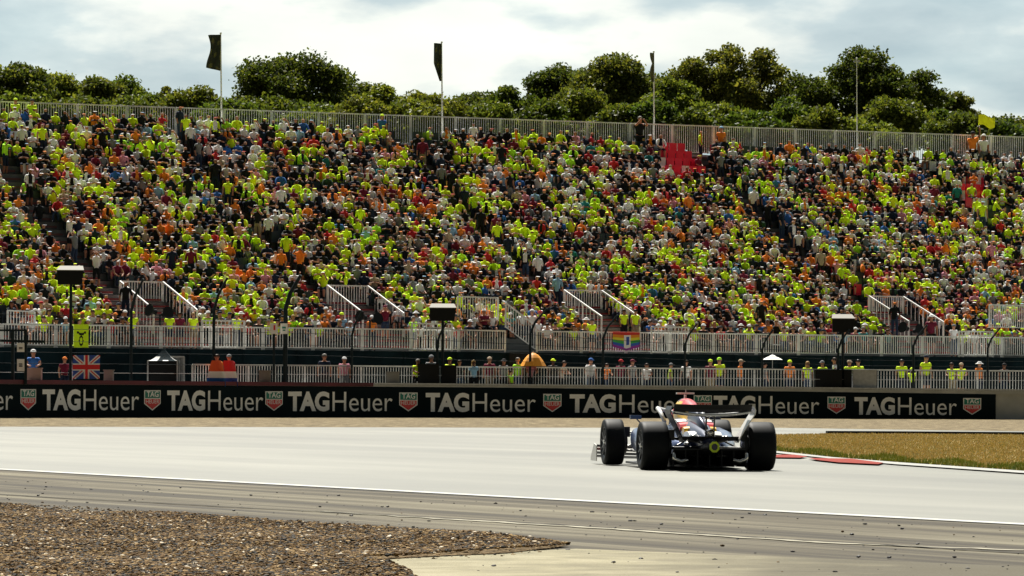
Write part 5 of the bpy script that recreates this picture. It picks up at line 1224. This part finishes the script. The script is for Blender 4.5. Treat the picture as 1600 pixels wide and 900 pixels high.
# rear wing
def wing(name, span, rows, mats, th=.012, n=24, parent=car, zf=lambda u: 0.0):
    mb = MB(); V_ = []
    for side in (0, 1):
        for i in range(n + 1):
            u = -1 + 2 * i / n
            for (y, z) in rows: V_.append(Vector((u * span, y, z + zf(u) + (th if side else 0))))
    k = len(rows); nn = (n + 1) * k; fs = []
    for i in range(n):
        for j in range(k - 1):
            a = i * k + j; fs.append((a, a + 1, a + k + 1, a + k)); fs.append((nn + a, nn + a + k, nn + a + k + 1, nn + a + 1))
        fs.append((i * k, (i + 1) * k, nn + (i + 1) * k, nn + i * k)); fs.append((i * k + k - 1, nn + i * k + k - 1, nn + (i + 1) * k + k - 1, (i + 1) * k + k - 1))
    return mesh_obj(name, V_, fs, mats, parent)
wing('rear_wing_main_plane', .56, [(-.20, .83), (-.30, .795), (-.42, .80), (-.50, .83)], carb, .016, zf=lambda u: .045 * u * u)
mb = MB(); mb.tube([(.58 * u, -.53, .825 + .050 * u * u) for u in np.linspace(-1, 1, 21)], .013, 10); mb.build('rear_wing_lit_lip', mat('lit_lip_silver', (.85, .85, .83), .35, .5), car, True)  # bright tube added along the lip to carry a sun highlight
wing('rear_wing_flap', .58, [(-.50, .865), (-.56, .91), (-.60, .965)], carb, .012, zf=lambda u: .01 * u * u)
mb = MB()
for x in (-.30, -.05, .22): mb.box((x, -.545, .93), (.16, .006, .02), 0, Matrix.Rotation(R(-55), 3, 'X'))
mb.build('flap_marking', mat('grey_marking', (.25, .27, .27), .5), car)
wing('beam_wing', .42, [(-.18, .44), (-.30, .45), (-.40, .50)], carb, .010)
for sg in (-1, 1):
    V_ = []; prof = [(.60, .955), (.625, .90), (.62, .84), (.56, .74), (.49, .62), (.43, .50), (.40, .42)]
    for d in (0, .014):
        for (x, z) in prof:
            y0 = -.62 + (.965 - z) * .35; y1 = -.12 + (.965 - z) * .12; V_ += [Vector((sg * (x + d), y0, z)), Vector((sg * (x + d), y1, z))]
    k = len(prof); fs = []
    for i in range(k - 1):
        a = 2 * i; fs += [(a, a + 1, a + 3, a + 2), (2 * k + a, 2 * k + a + 2, 2 * k + a + 3, 2 * k + a + 1), (a, a + 2, 2 * k + a + 2, 2 * k + a), (a + 1, 2 * k + a + 1, 2 * k + a + 3, a + 3)]
    mesh_obj('rear_wing_endplate', V_, fs, silver if sg > 0 else carb, car)  # right plate silver for its lit face, left dark: light put into colour
mb = MB(); mb.tube([(-.06, -.3, .46), (-.06, -.34, .70), (-.06, -.36, .81)], .013, 6); mb.tube([(.06, -.3, .46), (.06, -.34, .70), (.06, -.36, .81)], .013, 6); mb.build('wing_pylon', carb, car)
# front wing
for k, (y, z, m) in enumerate(((4.86, .075, navy_p), (4.72, .13, navy_p), (4.60, .19, car_red), (4.50, .24, navy_p))):
    wing('front_wing_plane', .98, [(y, z), (y - .07, z + .006), (y - .13, z + .03)], m, .012, zf=lambda u: .03 * u * u)
for sg in (-1, 1):
    mb = MB(); mb.add([Vector((sg * (.985 + d), y, z)) for d in (0, .012) for y, z in ((4.9, .05), (4.30, .05), (4.30, .30), (4.55, .33), (4.88, .12))], [(0, 1, 2, 3, 4), (9, 8, 7, 6, 5), (1, 6, 7, 2), (2, 7, 8, 3), (3, 8, 9, 4), (4, 9, 5, 0), (0, 5, 6, 1)]); mb.build('front_wing_endplate', silver, car)
    mb = MB(); mb.box((sg * .60, .42, .12), (.26, .5, .03)); mb.box((sg * .70, .20, .16), (.012, .25, .12)); mb.build('floor_wing', carb, car)
# brake caliper glints low beside the rear wheels
for sg in (-1, 1):
    mb = MB(); mb.tube([(sg * .54, -.36, .27), (sg * .54, -.36, .18), (sg * .44, -.37, .14), (sg * .34, -.37, .17)], .034, 10); mb.build('caliper', chrome, car, True)
bpy.context.view_layer.update()
